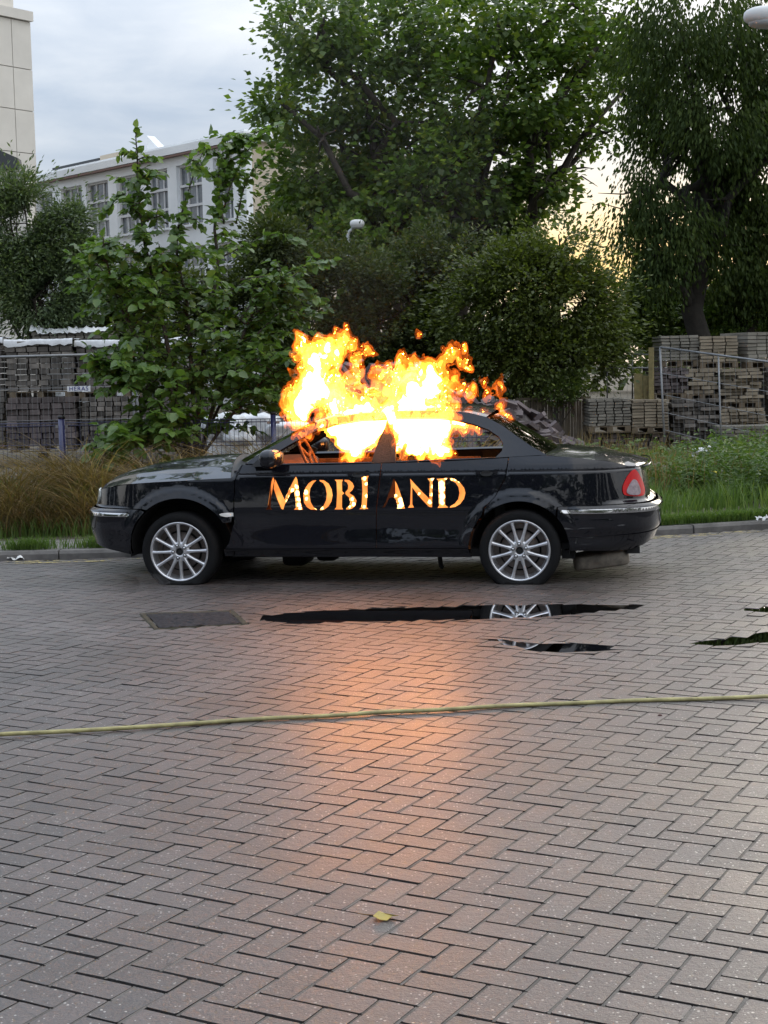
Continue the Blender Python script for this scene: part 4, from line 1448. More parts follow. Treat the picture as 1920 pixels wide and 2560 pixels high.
def build_sapling():
    """the bushy young tree left of the car: arching shoots with alternate leaves"""
    g = np.random.default_rng(77)
    Y0 = 17.6
    base = np.array([*at(490, 900, Y0)[:2], .1])
    root = thing('sapling', 'bushy young broad-leaved tree with arching leafy shoots left of the car', 'young tree', base)
    wood = MB()
    C, D = [], []
    stems = []
    # main stems, drawn as pixel paths with a depth offset
    main = [([(470, 1150), (450, 1000), (420, 850), (385, 700), (362, 560), (352, 440), (350, 320)], -.1, .035),
            ([(490, 1150), (500, 980), (520, 820), (545, 680), (540, 560), (560, 420), (600, 360), (690, 312)], .2, .035),
            ([(500, 1150), (540, 1000), (600, 860), (650, 760), (720, 700), (780, 655), (825, 645)], .1, .028),
            ([(480, 1150), (440, 1010), (370, 900), (300, 780), (270, 690), (262, 640), (262, 600)], -.2, .026),
            ([(470, 1150), (400, 1040), (330, 950), (280, 915), (235, 900)], -.35, .02),
            ([(500, 1150), (580, 1040), (660, 960), (720, 915), (760, 900)], -.2, .02),
            ([(490, 1150), (480, 950), (470, 780), (440, 640), (450, 540), (520, 345)], -.05, .03),
            ([(490, 1150), (570, 960), (640, 850), (700, 800), (770, 765)], .3, .022),
            ([(480, 1150), (420, 940), (350, 800), (290, 700), (230, 640), (205, 630)], .25, .02),
            ([(470, 1150), (390, 1080), (340, 1090), (300, 1120)], -.4, .015)]
    for pts, dy, r in main:
        P = catmull([at(u, v, Y0 + dy * (1 + i * .3)) for i, (u, v) in enumerate(pts)], 10)
        P = P + np.cumsum(g.normal(0, .006, P.shape), 0) * .6
        wood.tube([p - base for p in P[::3]], list(np.linspace(r, .006, len(P[::3]))), 6)
        stems.append(P)

    def leafy(P, sp, size, start=0.0):
        seg = np.r_[0, np.cumsum(np.linalg.norm(np.diff(P, axis=0), axis=1))]
        L = seg[-1]
        s = start * L
        side = 1
        while s < L:
            p = np.array([np.interp(s, seg, P[:, k]) for k in range(3)])
            q = np.array([np.interp(min(L, s + .05), seg, P[:, k]) for k in range(3)])
            t = q - p
            t /= np.linalg.norm(t) + 1e-9
            h = np.cross(t, (0, 0, 1.0))
            h /= np.linalg.norm(h) + 1e-6
            d = h * side * .8 + t * .45 + np.array([0, 0, -.25]) + g.normal(0, .28, 3)
            C.append(p + g.normal(0, .008, 3))
            D.append(d)
            side = -side
            s += sp * g.uniform(.6, 1.3)
        C.append(P[-1])
        D.append(P[-1] - P[-2])

    for pts, dy in (([(600, 800), (660, 720), (740, 672), (832, 650)], -.1), ([(620, 860), (690, 790), (750, 760), (800, 752)], .0), ([(560, 640), (640, 600), (700, 585), (742, 600)], .1),
                    ([(600, 700), (680, 690), (750, 705), (790, 742)], -.2), ([(420, 680), (340, 630), (290, 605), (240, 600)], -.2), ([(560, 520), (590, 430), (640, 350), (702, 308)], .1),
                    ([(400, 720), (310, 650), (262, 640), (205, 652)], .0), ([(590, 560), (610, 470), (640, 420), (690, 372)], .2), ([(640, 900), (710, 880), (755, 890), (775, 925)], -.2),
                    ([(380, 760), (300, 730), (250, 735), (215, 760)], -.1), ([(340, 900), (290, 870), (255, 876), (238, 900)], -.3), ([(560, 560), (545, 470), (552, 400), (566, 352)], .0), ([(420, 560), (340, 520), (300, 480), (262, 530)], .1),
                    ([(650, 960), (720, 930), (770, 940), (800, 985)], .0), ([(640, 780), (720, 740), (780, 738), (820, 770)], .1)):
        P = catmull([at(u, v, Y0 + dy) for u, v in pts], 9)
        wood.tube([p - base for p in P[::3]], list(np.linspace(.011, .003, len(P[::3]))), 5)
        leafy(P, .027, .1, .05)
        leafy(P, .035, .1, .3)
    for P in stems:
        leafy(P, .030, .1, .45)
    # side shoots
    nshoot = 330
    for k in range(nshoot):
        P = stems[g.integers(0, len(stems))]
        i = int(g.uniform(.2, .93) ** 1.25 * len(P))
        p = P[i]
        t = P[min(i + 3, len(P) - 1)] - P[max(i - 3, 0)]
        t /= np.linalg.norm(t)
        fr = i / len(P)
        L = g.uniform(.35, .95) * (1.32 - 1.2 * fr)
        d = unit_rand(1, g)[0] * np.array([1, .9, .5]) + t * .5 + np.array([0, 0, .25])
        d /= np.linalg.norm(d)
        n = 9
        Q = np.array([p + d * L * s + np.array([0, 0, -.38]) * L * s * s for s in np.linspace(0, 1, n)]) + np.cumsum(g.normal(0, .008, (n, 3)), 0)
        Q[:, 2] = np.maximum(Q[:, 2], .55)
        wood.tube([q - base for q in Q[::2]], list(np.linspace(.009, .003, len(Q[::2]))), 5)
        leafy(Q, .038, .1, .1)
        for _ in range(2):
            j = g.integers(2, n - 2)
            d2 = unit_rand(1, g)[0] * np.array([1, .8, .5]) + d * .6
            d2 /= np.linalg.norm(d2)
            L2 = L * g.uniform(.3, .55)
            Q2 = np.array([Q[j] + d2 * L2 * s + np.array([0, 0, -.25]) * L2 * s * s for s in np.linspace(0, 1, 6)])
            wood.tube([q - base for q in Q2[::2]], [.005, .004, .003], 4)
            leafy(Q2, .040, .09, .1)
    wood.build('stem', m_bark, root, True)
    C, D = np.array(C), np.array(D)
    ok = C[:, 2] > .35
    C, D = C[ok], D[ok]
    # the 300 leaves nearest the viewer are leaves of their own, the rest is one mass
    o = np.argsort(C[:, 1] + g.uniform(0, .25, len(C)))
    near, rest = o[:300], o[300:]
    link('foliage', leaves_mesh('foliage', C[rest] - base, D[rest], .106, LM_bush, .72, .3, fine=True, g=g), root, kind='stuff')
    var = [leaves_mesh('leaf', np.zeros((1, 3)), np.array([[0, 1.0, 0]]), .12, LM_bush, .72, .3, fine=True, g=g) for _ in range(4)]
    for k, i in enumerate(near):
        ob = bpy.data.objects.new('leaf', var[k % 4])
        COL.objects.link(ob)
        ob.parent = root
        ob.location = C[i] - base
        ob.rotation_euler = Vector(D[i]).to_track_quat('Y', 'Z').to_euler()
    print('sapling leaves', len(C))


build_sapling()


# ------------------------------------------------------------------ grasses
def blades(name, P, H, mat, lean, width=.008, seg=4, g=RNG, dirs=None, spread=.6):
    n = len(P)
    a = g.uniform(0, 2 * math.pi, n)
    ld = np.stack([np.cos(a), np.sin(a), 0 * a], 1) * spread
    if dirs is not None:
        ld = ld + np.array(dirs)
    H = H[:, None]
    wa = g.uniform(0, 2 * math.pi, n)
    wd = np.stack([np.cos(wa), np.sin(wa), 0 * wa], 1) * width / 2
    V = []
    for i in range(seg + 1):
        t = i / seg
        c = P + np.array([0, 0, 1.0]) * H * (t - .35 * lean * t * t * t) + ld * H * lean * t ** 2
        w = wd * (1 - t) ** .6 + wd * .06
        V += [c - w, c + w]
    V = np.stack(V, 1).reshape(-1, 3)
    q = np.array([(2 * i, 2 * i + 1, 2 * i + 3, 2 * i + 2) for i in range(seg)])
    Fc = (np.arange(n)[:, None, None] * (2 * (seg + 1)) + q[None]).reshape(-1, 4)
    return new_mesh(name, V, Fc, mat)


LM_straw = leaf_mat('straw', (.07, .060, .025), (.22, .15, .065), (.46, .36, .19), .25, .6, .3)
LM_grass = leaf_mat('grass_blades', (.045, .085, .018), (.100, .170, .036), (.22, .26, .08), .35, .5, .4)
LM_weed = leaf_mat('weed', (.04, .080, .022), (.09, .15, .035), (.18, .22, .07), .35, .5, .4)


def build_grass():
    g = np.random.default_rng(31)

    def scatter(n, x0, x1, d0, d1):
        x = g.uniform(x0, x1, n)
        d = g.uniform(d0, d1, n)
        return np.stack([x, kerb_y(x) + d, np.full(n, .09)], 1)

    def patchy(P, sc, th, seed):
        gg = np.random.default_rng(seed)
        ph = gg.uniform(0, 6, 8)
        v = sum(np.sin(P[:, 0] * sc * (1 + .37 * i) + P[:, 1] * sc * (.7 - .21 * i) + ph[i]) for i in range(5)) / 5
        return P[v + gg.uniform(-.3, .3, len(P)) > th]
    # tall dry grass in front of the blue fence, leaning over
    P = scatter(24000, -6.5, 1.2, 1.0, 3.0)
    H = g.uniform(.3, 1.2, len(P)) * (.75 + .35 * np.sin(P[:, 0] * 2.1 + np.sin(P[:, 1] * 3)) * np.sin(P[:, 0] * 5.3 + P[:, 1] * 4)) * np.clip((P[:, 1] - kerb_y(P[:, 0])) / 1.6, .5, 1.15)
    link('dry_grass', blades('dry_grass', P, H, LM_straw, .85, .013, 6, g, (-.10, -.30, 0), 1.0), kind='stuff')
    tag(bpy.data.objects['dry_grass'], 'tall dead straw-coloured grass leaning over the left verge before the blue fence', 'dry grass')
    P = np.concatenate([scatter(14000, -6.5, 1.2, .85, 2.1), scatter(4500, -6.5, 1.2, 1.3, 3.0)])
    H = np.concatenate([g.uniform(.08, .28, 14000), g.uniform(.3, .75, 4500)])
    link('green_grass', blades('green_grass', P, H, LM_grass, .5, .009, 3, g), None, 'stuff', 'short green grass along the pavement on the left', 'grass')
    # right-hand meadow
    P = patchy(scatter(56000, 1.0, 9.5, .75, 10.5), 1.1, -.35, 3)
    dd = P[:, 1] - kerb_y(P[:, 0])
    H = g.uniform(.10, .40, len(P)) * np.clip(1.15 - dd * .06, .55, 1.1) * (.7 + .5 * np.sin(P[:, 0] * 2.7 + np.sin(P[:, 1] * 2)) ** 2)
    link('meadow_grass', blades('meadow_grass', P, H, LM_grass, .55, .011, 3, g), None, 'stuff', 'rough green meadow grass on the right verge behind the car', 'grass')
    P = patchy(scatter(5000, .5, 9.5, 2.0, 11.5), .8, .15, 4)
    H = g.uniform(.35, .75, len(P))
    link('seed_grass', blades('seed_grass', P, H, LM_straw, .35, .009, 4, g), None, 'stuff', 'thin straw-coloured seeding grass among the right-hand weeds', 'grass')
    # weeds with small leaves, taller clumps
    C, D = [], []
    for k in range(230):
        x = g.uniform(.8, 9.0)
        d = g.uniform(1.6, 10)
        if k < 90:
            x, d = g.uniform(3.6, 6.5), g.uniform(1.2, 4.2)
        b = np.array([x, kerb_y(x) + d, .09])
        h = g.uniform(.3, .75) if d < 4.5 else g.uniform(.2, .42)
        for j in range(6):
            dr = np.array([g.normal(0, .28), g.normal(0, .28), 1])
            m = 22
            t = g.uniform(.1, 1, m)
            pt = b + dr * h * t[:, None] + g.normal(0, .03, (m, 3))
            C.append(pt)
            D.append(g.normal(0, 1, (m, 3)) * np.array([1, 1, .4]))
    C, D = np.concatenate(C), np.concatenate(D)
    link('weeds', leaves_mesh('weeds', C, D, .075, LM_weed, .4, g=g), None, 'stuff', 'leafy green weeds standing in the right-hand verge', 'weeds')
    # grass creeping over the kerb on the right
    P = []
    for (x, w) in ((3.05, .35), (3.5, .5), (4.1, .5), (4.8, .6), (2.75, .15), (-2.6, .3), (-3.3, .25)):
        n = int(2600 * w)
        px = x + g.normal(0, w * .5, n)
        P.append(np.stack([px, kerb_y(px) + np.abs(g.normal(0, .16, n)) - .03, np.full(n, .085)], 1))
    P = np.concatenate(P)
    link('kerb_grass', blades('kerb_grass', P, g.uniform(.05, .17, len(P)), LM_grass, .7, .008, 3, g, (0, -.3, 0)), None, 'stuff', 'low tufts of green grass creeping over the far kerb', 'grass')
    # yellow flowers
    m_y = pmat('yellow_petal', (.55, .48, .04), .6)
    C = np.concatenate([at(u, v, 18 + g.uniform(-1, 3))[None] for u, v in ((1790, 1182), (1655, 1222), (1650, 1212), (1885, 1213), (1758, 1215), (1892, 1175), (1720, 1180))])
    C = np.repeat(C, 7, 0) + g.normal(0, .018, (len(C) * 7, 3))
    link('wild_flowers', leaves_mesh('wild_flowers', C, g.normal(0, 1, C.shape), .035, m_y, .9, g=g), None, 'stuff', 'a few small yellow wild flowers in the right-hand verge', 'flowers')


build_grass()


# ================================================================== buildings
def build_white_building():
    A = at(612, 337, 60)
    zr = A[2]
    # far end of the roof line: same height, further away
    d = ray(53, 456)
    t = (zr - CH) / d[2]
    B = np.array([0, 0, CH]) + d * t
    ux = (A - B)[:2]
    L = np.linalg.norm(ux)
    ux = ux / L
    rz = math.atan2(ux[1], ux[0])
    root = thing('office_building', 'long white building with a flat roof and tall curtained windows behind the sapling', 'building', (B[0], B[1], 0), rz)
    nrm = np.array([-ux[1], ux[0]])          # away from the viewer

    def fac(u, v):
        d = ray(u, v)
        n3 = np.array([*nrm, 0])
        t = ((B - np.array([0, 0, CH])) @ n3) / (d @ n3)
        P = np.array([0, 0, CH]) + d * t
        return float((P[:2] - B[:2]) @ ux), float(P[2])
    m_w = pmat('white_render', (.82, .85, .87), .75, var=.10, vscale=.6)
    m_beige = pmat('beige_render', (.55, .48, .38), .8, var=.1, vscale=.5)
    m_fr = pmat('white_frame', (.66, .67, .68), .5)
    m_red = pmat('roof_line', (.20, .12, .10), .7)
    m_gl = pmat('curtained_glass', (.13, .15, .17), .12, spec=.8, var=.55, vscale=2.6)
    cols = [fac(a, 500)[0] for a in (92, 131, 153, 205, 216, 271, 292, 347, 369, 420, 443, 506, 535, 583)]
    iv = [(cols[2 * i], cols[2 * i + 1]) for i in range(7)]
    z1 = fac(243, 454)[1]
    z0 = fac(243, 598)[1]
    z3 = fac(243, 646)[1]
    z2 = z3 - (z1 - z0)
    z5 = z2 - .9
    z4 = z5 - (z1 - z0)
    rows = [(z0, z1), (z2, z3), (max(.5, z4), max(1.2, z5))]
    Dp = 12.0
    wall = MB()
    # spandrels run the whole length; piers stand between the windows, 25 cm of reveal
    zs = [zr - .12] + [v for r in rows for v in (r[1], r[0])] + [0]
    for k in range(0, len(zs), 2):
        wall.box((L / 2, .15, (zs[k] + zs[k + 1]) / 2), (L, .3, zs[k] - zs[k + 1]))
    edges = [0] + [e for w in iv for e in w] + [L]
    for (a, b) in rows:
        for k in range(0, len(edges), 2):
            wall.box(((edges[k] + edges[k + 1]) / 2, .15, (a + b) / 2), (edges[k + 1] - edges[k] - .004, .3, b - a - .004))
    wall.build('wall', m_w, root)
    for ex_ in (L - .15, .15):
        MB().box((ex_, Dp / 2 + .3, zr / 2), (.3, Dp - .002, zr - .3)).build('end_wall', m_beige, root)
    MB().box((L / 2, Dp / 2, zr - .06), (L + .5, Dp + .5, .30)).box((L / 2, Dp / 2, zr + .13), (L + .2, Dp + .2, .14)).build('roof', m_w, root)
    MB().box((L / 2, -.13, zr - .27), (L + .3, .22, .07)).build('roof_edge_line', m_red, root)
    for (a, b) in rows:
        for (s0, s1) in iv:
            fr = MB()
            w = s1 - s0
            h = b - a
            for x in (s0 + .04, s1 - .04):
                fr.box((x, .18, (a + b) / 2), (.08, .10, h))
            for zz in (a + .04, b - .04):
                fr.box(((s0 + s1) / 2, .18, zz), (w - .17, .10, .08))
            zz1, zz2 = a + h * .33, a + h * .66
            fr.box(((s0 + s1) / 2, .17, zz2), (w - .17, .12, .10)).box(((s0 + s1) / 2, .17, zz1), (w - .17, .12, .10))
            for q in (1 / 3., 2 / 3.):
                x = s0 + w * q
                fr.box((x, .19, (a + b) / 2), (.05, .07, h - .17))
            f = fr.build('window', m_fr, root)
            for i in range(3):
                for j in range(3):
                    x0, x1 = s0 + .08 + (w - .16) * i / 3 + .02, s0 + .08 + (w - .16) * (i + 1) / 3 - .02
                    y0, y1 = a + .08 + (h - .16) * j / 3 + .03, a + .08 + (h - .16) * (j + 1) / 3 - .03
                    MB().box(((x0 + x1) / 2, .215, (y0 + y1) / 2), (x1 - x0, .012, y1 - y0)).build('pane', m_gl, f)
            MB().box(((s0 + s1) / 2, -.04, a - .03), (w + .1, .16, .05)).build('sill', m_fr, root)
    # wedge-shaped rooflight and plant on the roof
    sx = fac(272, 395)[0]
    m_dk = pmat('roof_plant', (.05, .055, .06), .7)
    MB().prism([(sx - .05, zr + .2), (sx + 1.6, zr + .2), (sx - .05, zr + 1.35)], 2, 2.4).build('roof_fin', m_w, root)
    MB().box((2.4, 2.5, zr + .45), (4.2, 2, .55)).build('roof_plant', m_dk, root)
    MB().box((5.6, 2.5, zr + .5), (2.0, 2, .6)).build('roof_hatch', m_beige, root)
    # corner tower on the left
    Y = 60.0
    p = at(79, 230, Y)
    ang = math.radians(52)
    r2 = thing('tower_block', 'tall cream panelled tower cut off by the left edge of the view', 'building', (p[0], Y, 0), ang)
    m_cr = pmat('cream_panel', (.68, .65, .59), .8, var=.10, vscale=.7)
    m_jt = pmat('panel_joint', (.34, .31, .27), .9)
    zl = at(80, 55, Y)[2]
    zj = [at(84, v, Y)[2] for v in (176, 280, 386)]
    zb = at(80, 412, Y)[2]
    MB().box((-6, 4, zl / 2), (12, 8, zl)).build('tower_core', m_jt, r2)
    zz = [zl - .02] + zj + [zb - .9]
    xx = [.02, -.90, -2.7, -4.5, -6.3, -8.1]
    for i in range(len(zz) - 1):
        for j in range(len(xx) - 1):
            MB().box(((xx[j] + xx[j + 1]) / 2, -.045, (zz[i] + zz[i + 1]) / 2), (xx[j] - xx[j + 1] - .03, .08, zz[i] - zz[i + 1] - .03)).build('facade_panel', m_cr, r2)
    MB().box((-6 + .02, 3.95, zl + .18), (12.1, 8.3, .36)).build('cornice', m_cr, r2)
    MB().box((-6.45, 4, zl + 3.4), (12, 7.4, 6.06)).build('upper_storey', m_cr, r2)
    b3 = at(44, 400, 52)
    r3 = thing('canopy_building', 'dark flat canopy on a cream block under the tower at the left edge', 'building', (b3[0], 52, 0), 0)
    zc = at(30, 376, 52)[2]
    MB().prism([(-3, zc + .1), (-.75, zc + .1), (0, zc - .25), (.05, zc - .55), (-.2, zc - .6), (-3, zc - .6)], 0, .5).build('canopy', m_dk, r3)
    MB().box((-1.4, .8, (zc - .62) / 2), (3.2, 1.2, zc - .62)).build('block', m_cr, r3)


def build_lamps():
    m_p = pmat('lamp_post', (.35, .37, .37), .45, .3)
    m_h = pmat('lamp_head', (.62, .63, .62), .4)

    def lamp(u, v, Y, lab, hw=.62, side=1, post_u=None):
        top = at(u, v, Y)
        bx = at(post_u or u - side * 22, v, Y)[0]
        root = thing('street_lamp', lab, 'street lamp', (bx, Y, 0), 0, None)
        z = top[2]
        MB().tube([(0, 0, -.1), (0, 0, z - .25), (side * .02, 0, z - .12), (side * .16, 0, z)], [.055, .04, .035, .03], 10).build('post', m_p, root, True)
        cx = top[0] - bx
        hd = MB().sup((cx, 0, z + .06), (hw, .28, .18), .75)
        hd.build('lamp_head', m_h, root, True)
        MB().sup((cx, 0, z + .0), (hw * .85, .25, .12), .8).build('lamp_glass', pmat('lamp_glass', (.4, .42, .42), .2) if 'lamp_glass' not in MATS else MATS['lamp_glass'], root, True)
        return root
    lamp(893, 566, 34, 'pale street lamp in front of the dark trees above the fire', .32, 1, 869)
    lamp(214, 580, 34, 'small pale street lamp half hidden by the feathery tree on the left', .36, -1, 216)
    lamp(1935, 55, 15, 'large grey street lamp head at the top right corner', .58, -1, 1990)
    bx = at(1662, 730, 46)
    r = thing('mast', 'thin white mast seen through the trees at the right', 'mast', (bx[0], 46, 0), 0)
    MB().tube([(0, 0, 0), (0, 0, bx[2] + .15)], [.06, .05], 8).build('pole', m_h, r)
    MB().box((0, -.07, bx[2] - .1), (.13, .05, .42)).build('sign_plate', pmat('white_plate', (.75, .75, .74), .5), r)


build_white_building()
build_lamps()


# ================================================================== yard behind the fences
def mesh_panel(name, lab, cat, P00, P10, P01, P11, mat_f, mat_w, rails, wire_sp, rf=.019, rw=.0022, group=None, inner=(), mat_top=None):
    """welded-mesh fence panel from four world corners (bottom left, bottom right, top left, top right)"""
    P00, P10, P01, P11 = [np.array(p, float) for p in (P00, P10, P01, P11)]
    root = thing(name, lab, cat, P00, 0, group)
    Q = lambda s, t: (P00 * (1 - s) * (1 - t) + P10 * s * (1 - t) + P01 * (1 - s) * t + P11 * s * t) - P00
    if rf:
        for nm, a, b in (('frame_post', Q(0, 0), Q(0, 1)), ('frame_post', Q(1, 0), Q(1, 1)), ('frame_rail', Q(0, 1), Q(1, 1)), ('frame_rail', Q(0, 0), Q(1, 0))):
            MB().tube([a, (a + b) / 2, b], rf, 8).build(nm, mat_f, root, True)
        for s in inner:
            MB().tube([Q(s, 0), Q(s, 1)], rf * .8, 8).build('frame_post', mat_f, root, True)
    mb = MB()
    L = np.linalg.norm(P10 - P00)
    for s in np.arange(wire_sp, L, wire_sp) / L:
        mb.tube([Q(s, 0), Q(s, 1)], rw, 4, False)
    for t in rails:
        mb.tube([Q(0, t), Q(.5, t) + np.array([0, .01, 0]), Q(1, t)], rw * 1.7, 4, False)
    mb.build('wire_mesh', mat_w, root, kind='stuff')
    return root, Q


def build_fences():
    m_blue = pmat('blue_paint', (.018, .020, .085), .35, coat=.4)
    m_bwire = pmat('blue_wire', (.030, .034, .085), .45)
    m_galv = pmat('galvanised', (.22, .225, .23), .5, .5, var=.2, vscale=9)
    m_rust = pmat('rusty_clamp', (.28, .08, .04), .8)
    # blue mesh fence: posts at 155 and 683 px; runs on to both sides
    p1, p2 = at(155, 1046, 17.3), at(683, 1036, 17.1)
    step = (p2 - p1)[:2]
    h = 1.13
    posts = [p1[:2] - step, p1[:2], p2[:2], p2[:2] + step]
    zt = p1[2]
    names = ['blue fence panel left of the first blue post, mostly behind dry grass', 'blue fence panel between the two blue posts, behind the sapling', 'blue fence panel disappearing behind the burning car']
    for k in range(3):
        a, b = posts[k], posts[k + 1]
        mesh_panel('blue_fence_panel', names[k], 'fence panel', (*a, .12), (*b, .12), (*a, zt - .05), (*b, zt - .05), m_blue, m_bwire, (0.02, .06, .38, .42, .72, .76, .97, 1.0), .05, 0, .0028, 'blue mesh fence panels')
    labs = ['blue fence post left of everything, out of the dry grass', 'blue steel fence post in the dry grass at the left', 'blue fence post just above the car bonnet', 'blue fence post hidden behind the car']
    for k, p in enumerate(posts[1:3]):
        r = thing('fence_post', labs[k + 1], 'fence post', (*p, .05), 0, 'blue fence posts')
        MB().tube([(0, -.03, 0), (0, -.03, zt - .05)], .038 if k == 0 else .030, 14).build('post', m_blue, r, True)
        MB().tube([(0, -.03, zt - .052), (0, -.03, zt - .02)], .041 if k == 0 else .033, 14).build('post_cap', MATS.get('black_plastic') or m_blackpl, r, True)
        MB().box((-.05, -.03, zt - .14), (.04, .02, .03)).box((.05, -.03, zt - .14), (.04, .02, .03)).build('clamp', m_galv, r)
    # site fence on the left
    Yh = 22.0
    a0, a1 = at(-280, 900, Yh), at(330, 884, Yh)
    a2 = at(648, 874, Yh)
    for (q0, q1, lab) in ((a0, a1, 'grey site fence panel with a name plate in front of the wrapped stacks'), (a1 + np.array([.05, 0, 0]), a2, 'grey site fence panel hidden behind the leafy sapling')):
        r, Q = mesh_panel('site_fence_panel', lab, 'fence panel', (q0[0], Yh, .12), (q1[0], Yh, .12), (q0[0], Yh, q0[2]), (q1[0], Yh, q1[2]), m_galv, m_galv, (.25, .5, .75), .075, .019, .0018, 'site fence panels')
        if q0 is a0:
            MB().box((Q(1, 1)[0], -.02, Q(1, 1)[2] - .08), (.07, .07, .20)).build('post_clamp', m_rust, r)
            w = at(197, 972, Yh - .05) - np.array([q0[0], Yh, .12])
            pl = MB().box((w[0], -.05, w[2]), (.33, .012, .078)).build('name_plate', pmat('plate_white', (.72, .73, .74), .4), r)
            cu = bpy.data.curves.new('lettering', 'FONT')
            cu.body = 'HERAS'
            cu.size = .085
            cu.align_x = 'CENTER'
            cu.align_y = 'CENTER'
            cu.extrude = .001
            cu.space_character = 1.15
            cu.materials.append(pmat('letter_blue', (.03, .04, .22), .5))
            tmp = bpy.data.objects.new('tmp', cu)
            me_t = bpy.data.meshes.new_from_object(tmp)
            bpy.data.objects.remove(tmp)
            to = bpy.data.objects.new('lettering', me_t)
            COL.objects.link(to)
            to.parent = pl
            to.location = (w[0], -.060, w[2])
            to.rotation_euler = (math.pi / 2, 0, 0)
    # leaning site fence on the right
    Y0, Y1 = 25.9, 23.6
    P01, P00 = at(1650, 868, Y0), at(1664, 1162, Y0)
    P11, P10 = at(2160, 937, Y1), at(2160, 1312, Y1)
    mesh_panel('leaning_site_fence', 'tilted grey site fence panel in the weeds before the paving slab stacks', 'fence panel', P00, P10, P01, P11, m_galv, m_galv, (.14, .30, .45, .60, .78), .10, .018, .0024, inner=(.305,))
    mesh_panel('small_fence_panel', 'thin grey wire fence panel left of the slab stacks, before the trees', 'fence panel', at(1518, 1000, 27.6), at(1652, 1000, 27.6), at(1518, 919, 27.6), at(1652, 920, 27.6), m_galv, m_galv, (.5,), .12, .012, .0018)
    mesh_panel('small_fence_panel', 'taller thin fence panel behind the small one by the slab stacks', 'fence panel', at(1581, 1000, 28.4), at(1700, 1000, 28.4), at(1581, 886, 28.4), at(1700, 888, 28.4), m_galv, m_galv, (.4, .7), .12, .014, .0018)
    # yellow boards leaning by the stacks
    m_osb = pmat('yellow_board', (.20, .165, .07), .8, var=.35, vscale=12)
    for (u0, u1, v0, v1, Y, lab) in ((1622, 1634, 868, 985, 27.0, 'narrow yellow plank upright left of the slab stacks'), (1586, 1606, 934, 990, 27.2, 'pale yellow board standing by the low stack'), (1608, 1621, 940, 988, 27.2, 'second yellow board beside the pale one')):
        a, b = at(u0, v1, Y), at(u1, v0, Y)
        MB().box(((a[0] + b[0]) / 2, Y, (a[2] + b[2]) / 2 - .2), (b[0] - a[0], .04, b[2] - a[2] + .4), None, .01).build('board', m_osb, None, label=lab, cat='board')


build_fences()


def stack(name, lab, u0, u1, v0, v1, Y, rows, cols, mat, depth=.9, jit=.006, group=None, rz=0.0, pallet=True, brickwork=False, core=None):
    """strapped stack of paving slabs; its front is seen between the given pixels"""
    a, b = at(u0, v1, Y), at(u1, v0, Y)
    w, h = b[0] - a[0], b[2] - a[2]
    root = thing(name, lab, 'paving stack', (a[0] + w / 2, Y, a[2]), rz, group)
    gw, gh = w / cols, h / rows
    sizes = {}
    for j in range(rows):
        off = RNG.normal(0, jit * 1.5)
        cut = 0
        for i in range(cols):
            if RNG.uniform() < .02 and j > rows - 2:
                continue
            key = int(RNG.integers(0, 4))
            if key not in sizes:
                m = MB()
                m.box((0, depth / 2, 0), (gw - .020, depth, gh - .012), None, .0035)
                sizes[key] = new_mesh('slab', m.v, m.f, mat)
            o = bpy.data.objects.new('slab', sizes[key])
            COL.objects.link(o)
            o.parent = root
            o.location = (-w / 2 + gw * (i + .5) + off + (gw * .5 if brickwork and j % 2 else 0), RNG.normal(0, jit * 1.6), gh * (j + .5))
            o.rotation_euler = (0, RNG.normal(0, .006), RNG.normal(0, .008))
    if pallet:
        mp = MATS.get('pallet_wood') or pmat('pallet_wood', (.13, .10, .065), .85, var=.4, vscale=9)
        for x in (-w * .42, 0, w * .42):
            MB().box((x, depth * .5, -.055), (.10, depth, .09)).build('pallet_block', mp, root)
        MB().box((0, .05, -.012), (w, .09, .018)).build('pallet_board', mp, root)
        MB().box((0, .05, -.108), (w, .09, .016)).build('pallet_board', mp, root)
    return root, w, h


